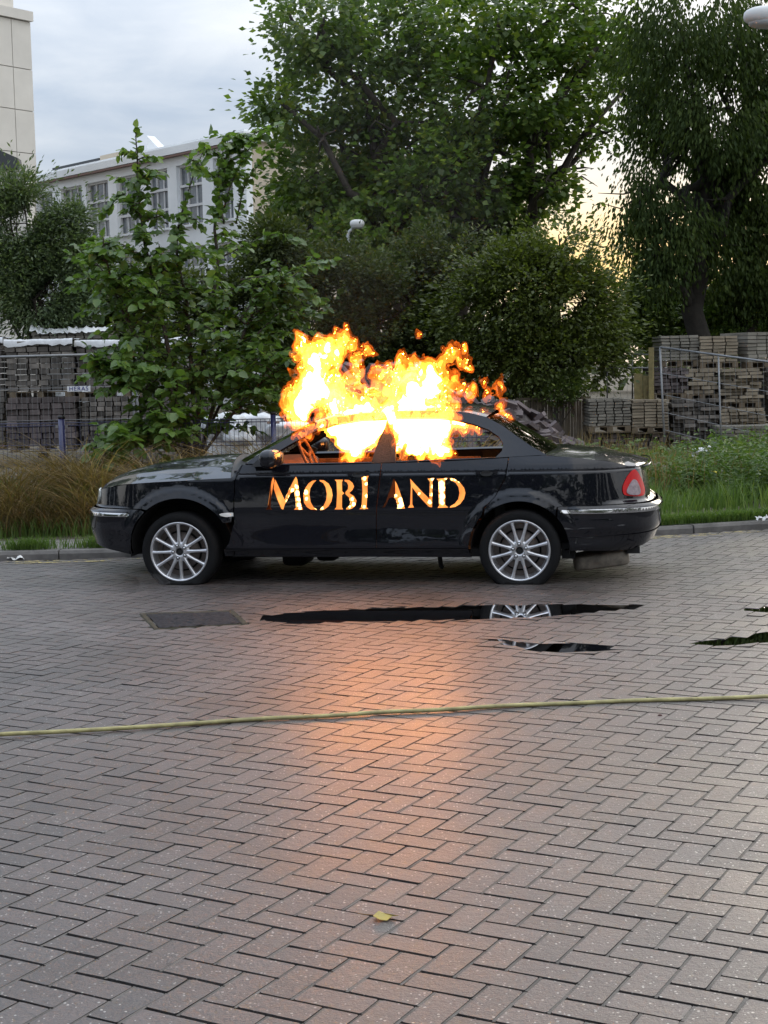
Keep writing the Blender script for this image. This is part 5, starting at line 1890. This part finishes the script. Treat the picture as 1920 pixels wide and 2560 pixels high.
def build_stacks():
    m_gs = pmat('grey_slab', (.20, .185, .155), .85, var=.3, vscale=2.5, bump=.3, bscale=60, obj_rand=.25)
    m_bs = pmat('brown_slab', (.24, .20, .145), .85, var=.35, vscale=2.5, bump=.3, bscale=60, obj_rand=.25)
    m_ds = pmat('dark_block', (.14, .125, .11), .85, var=.6, vscale=4, bump=.3, bscale=60, obj_rand=.5)
    m_pu = pmat('purple_block', (.10, .082, .080), .85, var=.5, vscale=4, bump=.3, bscale=60, obj_rand=.4)
    G = 'stacks of paving slabs on the right'
    # right-hand side, from the top down
    stack('slab_stack', 'grey slab stack on top, left, behind the leaning fence', 1652, 1748, 837, 902, 27.5, 8, 4, m_gs, group=G)
    stack('slab_stack', 'brownish slab stack on top, right of the grey one', 1750, 1846, 838, 906, 27.4, 8, 3, m_bs, group=G)
    stack('slab_stack', 'pale grey slab stack turned towards us in the top right corner of the yard', 1860, 1975, 828, 905, 27.6, 8, 4, m_gs, group=G, rz=.35)
    stack('slab_stack', 'uneven stack in the second tier, left half, with staggered pavers', 1626, 1716, 918, 984, 27.1, 7, 4, m_pu, group=G, jit=.02, brickwork=True)
    stack('slab_stack', 'second tier stack with a white scrap in the middle', 1718, 1794, 920, 986, 27.1, 6, 3, m_bs, group=G, jit=.02, brickwork=True)
    stack('slab_stack', 'tall ragged stack of pale slabs at the right of the second tier', 1806, 1904, 920, 1006, 27.0, 10, 3, m_bs, group=G, jit=.03)
    stack('slab_stack', 'dark grey strapped slab stack, front left, low', 1472, 1578, 996, 1066, 26.6, 9, 5, m_gs, group=G)
    stack('slab_stack', 'brown strapped slab stack just left of the leaning fence post', 1580, 1673, 998, 1068, 26.6, 9, 3, m_bs, group=G)
    stack('slab_stack', 'dark weathered blocks below the front left stacks, in the weeds', 1482, 1665, 1082, 1150, 26.7, 6, 9, m_pu, group=G, jit=.02)
    stack('slab_stack', 'dark mixed blocks in the middle behind the fence', 1680, 1795, 996, 1120, 26.8, 12, 4, m_ds, group=G, jit=.03)
    stack('slab_stack', 'block stack under the tall ragged one', 1800, 1915, 1020, 1056, 26.8, 4, 5, m_bs, group=G, jit=.02)
    stack('slab_stack', 'low grey slab stack at the right edge among the weeds', 1796, 1960, 1062, 1150, 26.2, 9, 4, m_gs, group=G)
    stack('slab_stack', 'dark filler stack at the far right of the yard', 1920, 2080, 915, 1056, 27.4, 12, 7, m_ds, group=G, jit=.02)
    # left-hand wrapped stacks
    G2 = 'wrapped paver stacks on the left'
    mw = pmat('plastic_film', (.62, .63, .64), .35, spec=.6, var=.25, vscale=7)
    for (u0, u1, v0, v1, Y, r, c, m, lab) in ((18, 178, 850, 980, 24.6, 9, 6, m_ds, 'upper dark paver stack at the far left with torn film'), (20, 184, 991, 1114, 24.4, 8, 6, m_pu, 'lower purple-grey paver stack at the far left'),
                                            (194, 322, 852, 980, 24.8, 8, 6, m_ds, 'upper dark paver stack behind the name plate'), (206, 340, 990, 1114, 24.6, 10, 7, m_ds, 'lower dark stack behind the sapling leaves'),
                                            (344, 500, 846, 980, 24.9, 9, 8, m_ds, 'dark paver stack right of the rusty clamp, behind leaves'), (-150, 4, 846, 1110, 24.9, 18, 7, m_ds, 'tall dark stack cut by the left edge'),
                                            (360, 520, 990, 1114, 24.7, 9, 7, m_pu, 'lower stack hidden behind the sapling stems')):
        root, w, h = stack('paver_stack', lab, u0, u1, v0, v1, Y, r, c, m, group=G2, jit=.008)
        if v0 < 900:
            g = np.random.default_rng(u0 + 500)
            n1, n2 = 18, 6
            P = np.zeros((n1, n2 + 3, 3))
            for i in range(n1):
                x = -w / 2 - .02 + (w + .04) * i / (n1 - 1)
                P[i, 0] = (x, -.025, h - .05 - g.uniform(0, .05))
                P[i, 1] = (x, -.02, h - .0)
                for j in range(n2 + 1):
                    P[i, 2 + j] = (x, j * .9 / n2, h + .012 + g.uniform(0, .022))
            MB().grid(P).build('plastic_film', mw, root, True)
    # one more layer at the back with a white sheet on top
    root, w, h = stack('paver_stack', 'back paver stack covered by a crumpled white sheet', 80, 275, 826, 850, 26.2, 2, 9, m_gs, group=G2, pallet=False)
    g = np.random.default_rng(99)
    P = np.zeros((40, 7, 3))
    for i in range(40):
        for j in range(7):
            P[i, j] = (-w / 2 - .03 + (w + .06) * i / 39, -.05 + .14 * j, h + (.03 if j else -.04) + abs(g.normal(0, .022)) + (.09 if i < 4 or i > 36 else 0) * g.uniform(.2, 1))
    MB().grid(P).build('white_sheet', pmat('white_sheet', (.74, .76, .78), .5, var=.1), root, True)
    # low brown timber wall
    m_tw = pmat('weathered_plank', (.15, .12, .085), .85, var=.4, vscale=6, bump=.4, bscale=40, obj_rand=.25)
    a, b = at(1290, 1004, 27.4), at(1476, 1004, 27.4)
    wl = thing('timber_wall', 'low brown wall of upright timber planks between the rubble and the slab stacks', 'timber wall', (a[0], 27.4, 0), 0)
    n = 26
    w = (b[0] - a[0]) / n
    var = []
    for k in range(4):
        m = MB().box((0, 0, a[2] / 2), (w - .008, .05, a[2]), None, .004)
        var.append(new_mesh('plank', m.v, m.f, m_tw))
    for k in range(n):
        o = bpy.data.objects.new('plank', var[k % 4])
        COL.objects.link(o)
        o.parent = wl
        o.location = (w * (k + .5), RNG.normal(0, .006), RNG.normal(0, .008))
    MB().box(((b[0] - a[0]) / 2, .0, a[2] + .04), (b[0] - a[0], .10, .05)).build('capping_board', m_tw, wl)
    m_wp = MB().box((a[0] * 0 + (b[0] - a[0]) * .52, -.05, a[2] / 2), (.06, .05, a[2]))
    m_wp.build('wall_post', m_ds, wl)


build_stacks()


def build_rubble():
    g = np.random.default_rng(61)
    m_r = pmat('broken_slab', (.105, .084, .084), .8, var=.4, vscale=3, bump=.4, bscale=50, obj_rand=.4)
    Y = 24.0
    prof = [(690, 1085), (790, 990), (870, 905), (940, 898), (1010, 925), (1080, 960), (1150, 985), (1230, 1003), (1295, 1016), (1350, 1045), (1410, 1090)]
    X = np.array([at(u, v, Y)[0] for u, v in prof])
    Z = np.array([at(u, v, Y)[2] for u, v in prof])
    root = thing('rubble_heap', 'heap of broken purplish paving slabs behind the burning car', 'rubble heap', (0, Y, 0), 0)
    m = MB()
    xs = np.linspace(X[0] - .3, X[-1] + .3, 40)
    zt = np.interp(xs, X, Z)
    P = np.zeros((7, 40, 3))
    for i, (dy, k) in enumerate(((-2.2, .02), (-1.5, .35), (-.8, .70), (0, .93), (.8, .75), (1.6, .3), (2.2, .02))):
        P[i] = np.stack([xs, np.full(40, dy), np.maximum(.05, zt * k) + g.normal(0, .03, 40)], 1)
    m.grid(P)
    m.build('mound', pmat('rubble_soil', (.07, .058, .055), .9, var=.5, vscale=6, bump=.8, bscale=25), root, kind='stuff')
    var = []
    for k in range(8):
        q = catmull([(g.uniform(.10, .19) * math.cos(t), g.uniform(.07, .13) * math.sin(t)) for t in np.linspace(0, 2 * math.pi, 6)[:-1]], 1, True)
        mb = MB()
        th = g.uniform(.035, .06)
        mb.prism([tuple(p) for p in q], -th / 2, th / 2, lambda p, y: (p[0], p[1], y))
        var.append(new_mesh('broken_slab', mb.v, mb.f, m_r))
    for k in range(295):
        s = g.uniform(0, 1)
        x = X[0] + (X[-1] - X[0]) * g.beta(1.35, .9)
        dy = g.uniform(-1.9, .15)
        k2 = np.interp(dy, [-2.2, -1.5, -.8, 0, .8], [.02, .35, .70, .96, .75])
        z = max(.05, np.interp(x, X, Z) * k2) + g.uniform(0, .05)
        o = bpy.data.objects.new('broken_slab', var[k % 8])
        COL.objects.link(o)
        o.parent = root
        o.location = (x, dy, z)
        o.rotation_euler = (g.normal(.35, .5), g.normal(0, .5), g.uniform(0, 6.28))
        sc = g.uniform(.75, 1.35)
        o.scale = (sc, sc, sc)
    # white sacks behind the bonnet, and debris in the right-hand weeds
    m_s = pmat('white_sack', (.62, .64, .66), .5, var=.25, vscale=9, bump=.8, bscale=14)
    for (u, v, Y, w, h, lab) in ((560, 1066, 20.5, .55, .34, 'white crumpled sack seen through the blue fence, leftmost'), (640, 1062, 21, .62, .30, 'white rubble sack next to the grey fence post'), (600, 1088, 20.3, .40, .26, 'smaller white sack in front of the two others'),
                                 (722, 1074, 20.8, .60, .22, 'pale grey board heap just above the windscreen pillar'), (1755, 1128, 23.0, .30, .10, 'pale torn foam lump in the weeds under the leaning fence')):
        p = at(u, v, Y)
        mb = MB().sup((0, 0, 0), (w, .4, h), .6, None, 26, 14)
        V = np.array(mb.v)
        V *= 1 + .13 * np.sin(V[:, [1, 2, 0]] * 27 + u) + g.normal(0, .022, V.shape)
        mb.v = [tuple(q) for q in V]
        hz = p[2] - h / 2
        mb.box((0, .05, -h / 2 - hz / 2 + .04), (w * .8, .3, max(.05, hz)))
        mb.build('sack', m_s, None, True, label=lab, cat='sack', loc=tuple(p))
    for (a, b, Y, w, lab) in (((1770, 1116), (1797, 1132), 22.8, .05, 'white broken lath pointing down left in the weeds'), ((1812, 1124), (1798, 1142), 22.7, .045, 'short white lath crossing the longer one')):
        p, q = at(*a, Y), at(*b, Y)
        MB().tube([p - q, (p - q) * .5, np.zeros(3)], w / 2, 4).build('lath', m_s, None, label=lab, cat='debris', loc=tuple(q))
    mb = MB()
    p = at(1605, 1150, 20.5)
    mb.sup((0, 0, 0), (1.0, .7, .42), .9, None, 30, 14)
    V = np.array(mb.v)
    V += g.normal(0, .02, V.shape)
    mb.v = [tuple(q) for q in V]
    mb.build('concrete_lump', pmat('old_concrete', (.19, .17, .145), .9, var=.5, vscale=7, bump=.8, bscale=30), None, True, label='low grey concrete lump among weeds behind the boot of the car', cat='concrete lump', loc=(p[0], p[1], .12))
    br = MB()
    q = [at(*c, 19.5) for c in ((1802, 1200), (1806, 1188), (1820, 1172), (1840, 1160), (1858, 1152))]
    br.tube([x - q[0] for x in catmull(q, 4)], list(np.linspace(.02, .008, 17)), 6)
    br.build('branch', m_bark, None, True, label='dark curved dead branch sticking out of the weeds at the right', cat='branch', loc=tuple(q[0]))


build_rubble()


# ================================================================== fire
def upnoise(shape, cell, g):
    """smooth 3-D noise in [-1, 1] on a grid, feature size `cell` (in voxels per axis)"""
    n = [max(2, int(math.ceil(s / c)) + 2) for s, c in zip(shape, cell)]
    A = g.uniform(-1, 1, n)
    for ax in range(3):
        t = np.arange(shape[ax]) / cell[ax]
        i = t.astype(int)
        f = t - i
        f = f * f * (3 - 2 * f)
        i = np.minimum(i, A.shape[ax] - 2)
        sh = [1, 1, 1]
        sh[ax] = -1
        f = f.reshape(sh)
        A = np.take(A, i, ax) * (1 - f) + np.take(A, i + 1, ax) * f
    return A.astype(np.float32)


def isosurf(Fd, org, h):
    """marching tetrahedra, vectorised; returns shared vertices and outward triangles"""
    nx, ny, nz = Fd.shape
    ids = np.arange(nx * ny * nz).reshape(nx, ny, nz)
    f = Fd.ravel()
    corner = [(0, 0, 0), (1, 0, 0), (1, 1, 0), (0, 1, 0), (0, 0, 1), (1, 0, 1), (1, 1, 1), (0, 1, 1)]
    c = np.stack([ids[a:nx - 1 + a, b:ny - 1 + b, d:nz - 1 + d].ravel() for a, b, d in corner], 1)
    s = f[c] > 0
    c = c[s.any(1) & ~s.all(1)]
    tets = [(0, 5, 1, 6), (0, 1, 2, 6), (0, 2, 3, 6), (0, 3, 7, 6), (0, 7, 4, 6), (0, 4, 5, 6)]
    E = []
    for t in tets:
        q = c[:, t]
        ins = f[q] > 0
        k = ins.sum(1)
        o = np.argsort(~ins, 1, kind='stable')
        qs = np.take_along_axis(q, o, 1)
        a = qs[k == 1]
        E.append(np.stack([a[:, [0, 1]], a[:, [0, 2]], a[:, [0, 3]]], 1))
        a = qs[k == 3]
        E.append(np.stack([a[:, [0, 3]], a[:, [1, 3]], a[:, [2, 3]]], 1))
        a = qs[k == 2]
        E.append(np.stack([a[:, [0, 2]], a[:, [0, 3]], a[:, [1, 3]]], 1))
        E.append(np.stack([a[:, [0, 2]], a[:, [1, 3]], a[:, [1, 2]]], 1))
    E = np.concatenate(E)
    lo, hi = E.min(2), E.max(2)
    key = lo.astype(np.int64) * (nx * ny * nz) + hi
    u, inv = np.unique(key.ravel(), return_inverse=True)
    a, b = u // (nx * ny * nz), u % (nx * ny * nz)
    P = lambda i: np.stack(np.unravel_index(i, (nx, ny, nz)), 1).astype(float)
    t = (f[a] / (f[a] - f[b] + 1e-12))[:, None]
    V = P(a) * (1 - t) + P(b) * t
    T = inv.reshape(-1, 3)
    T = T[(T[:, 0] != T[:, 1]) & (T[:, 1] != T[:, 2]) & (T[:, 0] != T[:, 2])]
    # orient outwards with the field gradient
    cen = V[T].mean(1)
    ci = np.clip(np.round(cen).astype(int), 1, np.array(Fd.shape) - 2)
    gr = np.stack([Fd[ci[:, 0] + 1, ci[:, 1], ci[:, 2]] - Fd[ci[:, 0] - 1, ci[:, 1], ci[:, 2]],
                   Fd[ci[:, 0], ci[:, 1] + 1, ci[:, 2]] - Fd[ci[:, 0], ci[:, 1] - 1, ci[:, 2]],
                   Fd[ci[:, 0], ci[:, 1], ci[:, 2] + 1] - Fd[ci[:, 0], ci[:, 1], ci[:, 2] - 1]], 1)
    nn = np.cross(V[T[:, 1]] - V[T[:, 0]], V[T[:, 2]] - V[T[:, 0]])
    fl = (nn * gr).sum(1) > 0
    T[fl] = T[fl][:, ::-1]
    return V * h + org, T


def flame_mat(name, surf, s_str, vol, v_str, opaque=False, sample='NONE', lo=.2, tex=True):
    m = bpy.data.materials.new(name)
    m.use_nodes = True
    t = NT(m.node_tree)
    out = t.add('ShaderNodeOutputMaterial')
    pos = t.add('ShaderNodeNewGeometry').outputs['Position']
    mp = t.add('ShaderNodeMapping', i_0=pos)
    mp.inputs['Scale'].default_value = (1, 1, .55)
    e = t.add('ShaderNodeEmission', i_Color=(*surf, 1))
    if tex:
        n = t.noise(mp.outputs[0], 13, 4, .6, .8)
        t.put(e.inputs['Strength'], t.math('MULTIPLY', t.math('ADD', lo, t.math('MULTIPLY', t.smooth(n, .38, .66), 2 - lo)), s_str))
    else:
        e.inputs['Strength'].default_value = s_str
    if opaque:
        t.put(out.inputs[0], e.outputs[0])
    else:
        tr = t.add('ShaderNodeBsdfTransparent')
        ad = t.add('ShaderNodeAddShader', i_0=tr.outputs[0], i_1=e.outputs[0])
        t.put(out.inputs[0], ad.outputs[0])
        if v_str:
            v = t.add('ShaderNodeEmission', i_Color=(*vol, 1), i_Strength=v_str)
            t.put(out.inputs[1], v.outputs[0])
    m.cycles.emission_sampling = sample
    return m


OUTER = [  # a, b, radius (pixels of the flame crop), depth in the car, depth stretch
    (250, 600, 62, .25), (300, 520, 92, .40), (340, 430, 102, .45), (370, 340, 90, .45), (325, 300, 62, .40), (430, 260, 76, .45), (480, 200, 52, .5), (515, 150, 32, .5), (487, 102, 17, .5), (535, 85, 19, .5),
    (580, 190, 38, .5), (630, 225, 30, .5), (662, 262, 20, .5), (600, 285, 36, .5), (450, 480, 85, .45), (470, 580, 80, .25), (560, 540, 56, .4), (575, 400, 46, .4), (605, 455, 32, .4), (230, 540, 46, .3), (215, 605, 34, .25),
    (236, 300, 15, .3), (266, 172, 14, .4), (264, 212, 13, .4), (360, 165, 19, .4), (378, 188, 17, .4), (240, 240, 14, .4),
    (640, 585, 52, .3), (700, 595, 52, .3), (760, 565, 56, .3), (700, 505, 36, .4), (722, 430, 30, .4), (698, 378, 22, .4), (758, 400, 20, .4), (790, 350, 20, .4), (655, 490, 24, .4),
    (830, 520, 76, .35), (860, 430, 68, .4), (880, 360, 38, .4), (858, 295, 22, .4), (862, 256, 13, .4), (940, 440, 76, .4), (946, 350, 24, .45), (1010, 420, 72, .45), (1035, 360, 42, .45), (1030, 500, 82, .4), (950, 560, 70, .3),
    (1088, 425, 42, .45), (1130, 520, 50, .4), (1120, 590, 42, .3), (1178, 560, 30, .4), (1195, 505, 18, .4), (1140, 400, 30, .5), (1130, 310, 28, .5), (1168, 275, 27, .5), (1190, 238, 18, .5), (1208, 305, 22, .5), (1236, 342, 14, .5), (1240, 292, 9, .5),
    (1108, 350, 26, .5), (1262, 512, 18, .6), (1238, 520, 12, .6), (1284, 496, 8, .6),
    (985, 120, 11, .5), (984, 145, 8, .5), (1005, 295, 6, .5), (1340, 425, 7, .8), (1435, 440, 12, .9), (1380, 485, 15, .9), (1415, 520, 18, .9), (1455, 568, 17, .9), (1478, 618, 17, .9), (1500, 632, 11, .9), (1438, 470, 10, .9),
    (450, 650, 45, .1), (540, 630, 45, .1), (640, 622, 45, .1), (740, 620, 45, .1), (840, 620, 50, .1), (940, 616, 50, .1), (1040, 622, 48, .1), (1130, 630, 36, .12), (1190, 628, 22, .15),
    (395, 668, 30, .12), (320, 718, 14, .15), (262, 745, 8, .15), (345, 706, 14, .15), (245, 660, 20, .2),
    (590, 850, 45, .12), (560, 870, 26, .1), (625, 862, 30, .1), (525, 800, 32, .15), (690, 790, 32, .2), (670, 700, 60, .2), (560, 720, 60, .2),
    (860, 690, 50, .15), (880, 800, 44, .15), (870, 862, 22, .1), (1000, 840, 46, .12), (1050, 860, 28, .1), (1105, 862, 40, .1), (1145, 868, 20, .1), (1080, 760, 60, .15), (960, 760, 60, .15),
    (1180, 715, 28, .3), (1212, 700, 20, .35), (1245, 688, 14, .4), (1300, 680, 10, .5), (1170, 750, 16, .3), (808, 640, 24, .05), (820, 700, 18, .04)]
CORE = [(335, 420, 78, .42), (325, 510, 66, .40), (350, 345, 50, .42), (418, 290, 30, .45), (300, 585, 40, .3), (400, 470, 50, .42), (450, 225, 18, .5),
        (850, 440, 30, .4), (1030, 400, 32, .45), (950, 545, 48, .35), (1020, 470, 42, .42), (880, 570, 46, .3), (800, 600, 40, .25), (760, 590, 26, .25), (990, 380, 14, .45), (930, 480, 26, .4), (1080, 470, 18, .42), (470, 600, 36, .25),
        (480, 690, 55, .35), (560, 680, 75, .40), (640, 680, 80, .42), (720, 680, 60, .42), (560, 760, 55, .35), (640, 760, 56, .38), (590, 830, 38, .16), (610, 862, 24, .08), (575, 860, 16, .08), (700, 730, 36, .4), (545, 800, 20, .2),
        (400, 690, 20, .2), (860, 700, 56, .40), (930, 690, 80, .42), (1010, 690, 85, .42), (1090, 690, 70, .42), (1160, 665, 40, .40), (1215, 660, 20, .38), (890, 770, 50, .4), (960, 770, 60, .40), (1050, 760, 50, .40), (1110, 760, 22, .35),
        (1000, 840, 34, .16), (1105, 862, 26, .08), (1138, 868, 12, .08), (985, 870, 14, .08), (1060, 812, 22, .2), (808, 640, 16, .08), (830, 660, 30, .25), (780, 650, 30, .28)]
LETTER_CORE = [(222, 282, 12), (244, 252, 13), (262, 200, 14), (292, 170, 13), (300, 220, 16), (308, 265, 14), (312, 305, 14), (318, 330, 9), (362, 212, 14), (366, 260, 10), (440, 328, 10), (482, 328, 10), (706, 262, 11), (686, 318, 9), (716, 300, 11),
               (798, 110, 13), (812, 150, 10), (812, 240, 10), (796, 318, 8), (1062, 268, 16), (1072, 300, 20), (1052, 320, 10), (1030, 238, 8), (1282, 284, 11), (1204, 222, 6), (1302, 116, 11), (1300, 230, 9), (1302, 170, 7),
               (1368, 150, 20), (1372, 190, 21), (1374, 240, 20), (1372, 285, 17), (1400, 108, 7), (1470, 118, 8), (1500, 128, 7), (1446, 112, 6)]


def build_fire():
    g = np.random.default_rng(404)
    h = .0115
    lo = np.array([.62, -.14, .88])
    hi = np.array([2.86, 1.15, 2.08])
    n = np.ceil((hi - lo) / h).astype(int)
    shape = tuple(n)
    ax = [lo[k] + np.arange(n[k]) * h for k in range(3)]
    k = .00133

    def field(balls, sharp=.02, rs=1.0, dz=1.25, dy=1.35):
        Fd = np.full(shape, -1.0, np.float32)
        for q in balls:
            c = c6(q[0], q[1], q[3])
            r = q[2] * k * rs
            w = r + .16
            sl = []
            for d in range(3):
                m = w * (dy if d == 1 else 1.2)
                i0, i1 = np.searchsorted(ax[d], [c[d] - m, c[d] + m])
                sl.append(slice(i0, max(i1, i0 + 1)))
            X, Y, Z = [ax[d][sl[d]] for d in range(3)]
            D = np.sqrt((X[:, None, None] - c[0]) ** 2 + ((Y[None, :, None] - c[1]) / dy) ** 2 + ((Z[None, None, :] - c[2]) / 1.1) ** 2)
            v = (r - D).astype(np.float32)
            S_ = Fd[tuple(sl)]
            # smooth union
            mx, mn = np.maximum(S_, v), np.minimum(S_, v)
            Fd[tuple(sl)] = mx + np.maximum(sharp - (mx - mn), 0) ** 2 / (4 * sharp)
        return Fd
    big = upnoise(shape, (12, 12, 17), g)
    mid = upnoise(shape, (5.5, 6, 9), g)
    fine = upnoise(shape, (2.9, 3.2, 4.5), g)
    ridge = 1 - 2 * np.abs(upnoise(shape, (7, 7, 13), g))
    A = field(OUTER, .03, 1.08)
    B = field([(q[0], q[1], q[2] * (.82 if q[1] < 600 else 1), q[3]) for q in CORE], .03, 1.0)
    turb = .020 * big + .020 * mid + .012 * fine + .020 * ridge
    w1 = [upnoise(shape, (9, 9, 12), g) for _ in range(3)]
    w2 = [upnoise(shape, (4, 4.5, 6), g) for _ in range(3)]
    I = np.meshgrid(*[np.arange(q) for q in shape], indexing='ij')
    J = [np.clip(np.round(I[q] + (4.5, 3, 4.5)[q] * w1[q] + (2.4, 1.5, 2.4)[q] * w2[q] - (2.2 if q == 2 else 0)), 0, shape[q] - 1).astype(np.int32) for q in range(3)]
    A = A[J[0], J[1], J[2]]
    B = B[J[0], J[1], J[2]]
    ridge2 = 1 - 2.2 * np.abs(upnoise(shape, (4, 4, 7), g))
    root = thing('fire', 'yellow and orange flames pouring from the windows and over the roof of the black car', 'fire', tuple(CAR_O), CAR_RZ)
    m_out = flame_mat('flame_orange', (1, .20, .016), .36, (1, .25, .018), 2.4, lo=.25)
    m_mid = flame_mat('flame_yellow', (1, .38, .03), .45, (1, .46, .035), 5.0, lo=.15)
    m_core = flame_mat('flame_white', (1, .34, .080), 11.5, None, 0, True, 'FRONT', tex=False)
    m_veil = flame_mat('flame_veil', (1, .16, .012), .10, None, 0, lo=.2)
    for nm, Fd, m in (('outer_flame', A + turb * 1.15 + .004, m_veil), ('flame', A + turb - .012, m_out), ('inner_flame', np.maximum(A - .060 + turb * 1.4 + .020 * ridge2, B + .006 + turb * .9), m_mid), ('flame_core', B + turb * 1.25 - .022, m_core)):
        Fd = Fd.copy()
        for a_ in (0, 1, 2):          # close the surface at the grid borders
            sl = [slice(None)] * 3
            for e in (0, -1):
                sl[a_] = e
                Fd[tuple(sl)] = -1
        # keep the flames off the sheet metal of the doors below the sill
        V, T = isosurf(Fd, lo, h)
        link(nm, new_mesh(nm, V, T.astype(np.int32), m), root, kind='stuff')
        print(nm, len(T))
    # emissive sheets added as firelight on the linings; small flames lick through the letters
    m_glow = bpy.data.materials.new('lining_firelight')
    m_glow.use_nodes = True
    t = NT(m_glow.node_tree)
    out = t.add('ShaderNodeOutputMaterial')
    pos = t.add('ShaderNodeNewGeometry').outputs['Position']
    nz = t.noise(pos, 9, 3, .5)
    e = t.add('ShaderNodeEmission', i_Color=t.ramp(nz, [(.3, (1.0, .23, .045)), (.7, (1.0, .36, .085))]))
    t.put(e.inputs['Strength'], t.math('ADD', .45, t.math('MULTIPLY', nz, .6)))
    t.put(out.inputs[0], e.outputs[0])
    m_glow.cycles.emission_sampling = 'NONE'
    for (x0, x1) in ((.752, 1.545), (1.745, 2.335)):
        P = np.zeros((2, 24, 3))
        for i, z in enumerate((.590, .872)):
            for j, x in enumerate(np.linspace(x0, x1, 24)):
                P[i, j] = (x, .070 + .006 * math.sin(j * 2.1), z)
        MB().grid(P).build('firelight_sheet', m_glow, root)
    mb = MB()
    for (a, b, r) in LETTER_CORE:
        x, z = let_xz((a, b))
        rr = r * .00108
        mb.sup((x, .052, z), (rr * 2 * g.uniform(.9, 1.2), rr * 1.2, rr * 2 * g.uniform(1.0, 1.3)), 1.0, roty(g.uniform(-.6, .6)), 10, 6)
    V = np.array(mb.v)
    V += g.normal(0, .0030, V.shape)
    mb.v = [tuple(q) for q in V]
    mb.build('lick_of_flame', flame_mat('flame_lick', (1, .50, .16), 3.6, None, 0, True, 'NONE', tex=False), root, True, kind='stuff')


build_fire()


def build_steam():
    m = bpy.data.materials.new('steam')
    m.use_nodes = True
    t = NT(m.node_tree)
    out = t.add('ShaderNodeOutputMaterial')
    v = t.add('ShaderNodeVolumePrincipled')
    v.inputs['Color'].default_value = (.93, .93, .95, 1)
    v.inputs['Density'].default_value = .13
    t.put(out.inputs[1], v.outputs[0])
    g = np.random.default_rng(8)
    mb = MB()
    for (u, vv, w, h, d) in ((20, 1560, 1.5, .20, 1.0), (130, 1530, 1.3, .24, .8), (60, 1500, 1.6, .22, .8), (230, 1560, 1.0, .16, .8), (-60, 1600, 1.2, .20, 1.0), (120, 1620, .9, .12, .8), (280, 1510, .9, .20, .7), (10, 1640, .8, .14, .6)):
        p = ground(u, vv)
        mb.sup((p[0], p[1], h * .55 + .03), (w, d, h), .95, rotz(g.uniform(-.4, .4)), 20, 10)
    mb.build('steam', m, None, True, kind='stuff', label='thin white steam drifting over the wet bricks at the left', cat='steam')
    v2 = m.copy()
    v2.name = 'smoke'
    v2.node_tree.nodes['Principled Volume'].inputs['Color'].default_value = (.55, .57, .60, 1)
    v2.node_tree.nodes['Principled Volume'].inputs['Density'].default_value = .016
    mb = MB()
    for (x, y, z, w, d, h) in ((1.3, .8, 2.5, 1.2, 1.0, 1.5), (1.5, .9, 3.6, 1.6, 1.3, 2.0), (1.15, .9, 4.9, 2.0, 1.6, 2.4), (2.0, .9, 3.2, 1.3, 1.1, 1.8), (.8, 1.0, 6.2, 2.2, 2.0, 2.6)):
        q = car2w(np.array([x, y, z]))
        mb.sup(tuple(q), (w, d, h), 1.0, None, 20, 12)
    mb.build('smoke', v2, None, True, kind='stuff', label='faint grey smoke rising from the fire in front of the trees', cat='smoke')


build_steam()
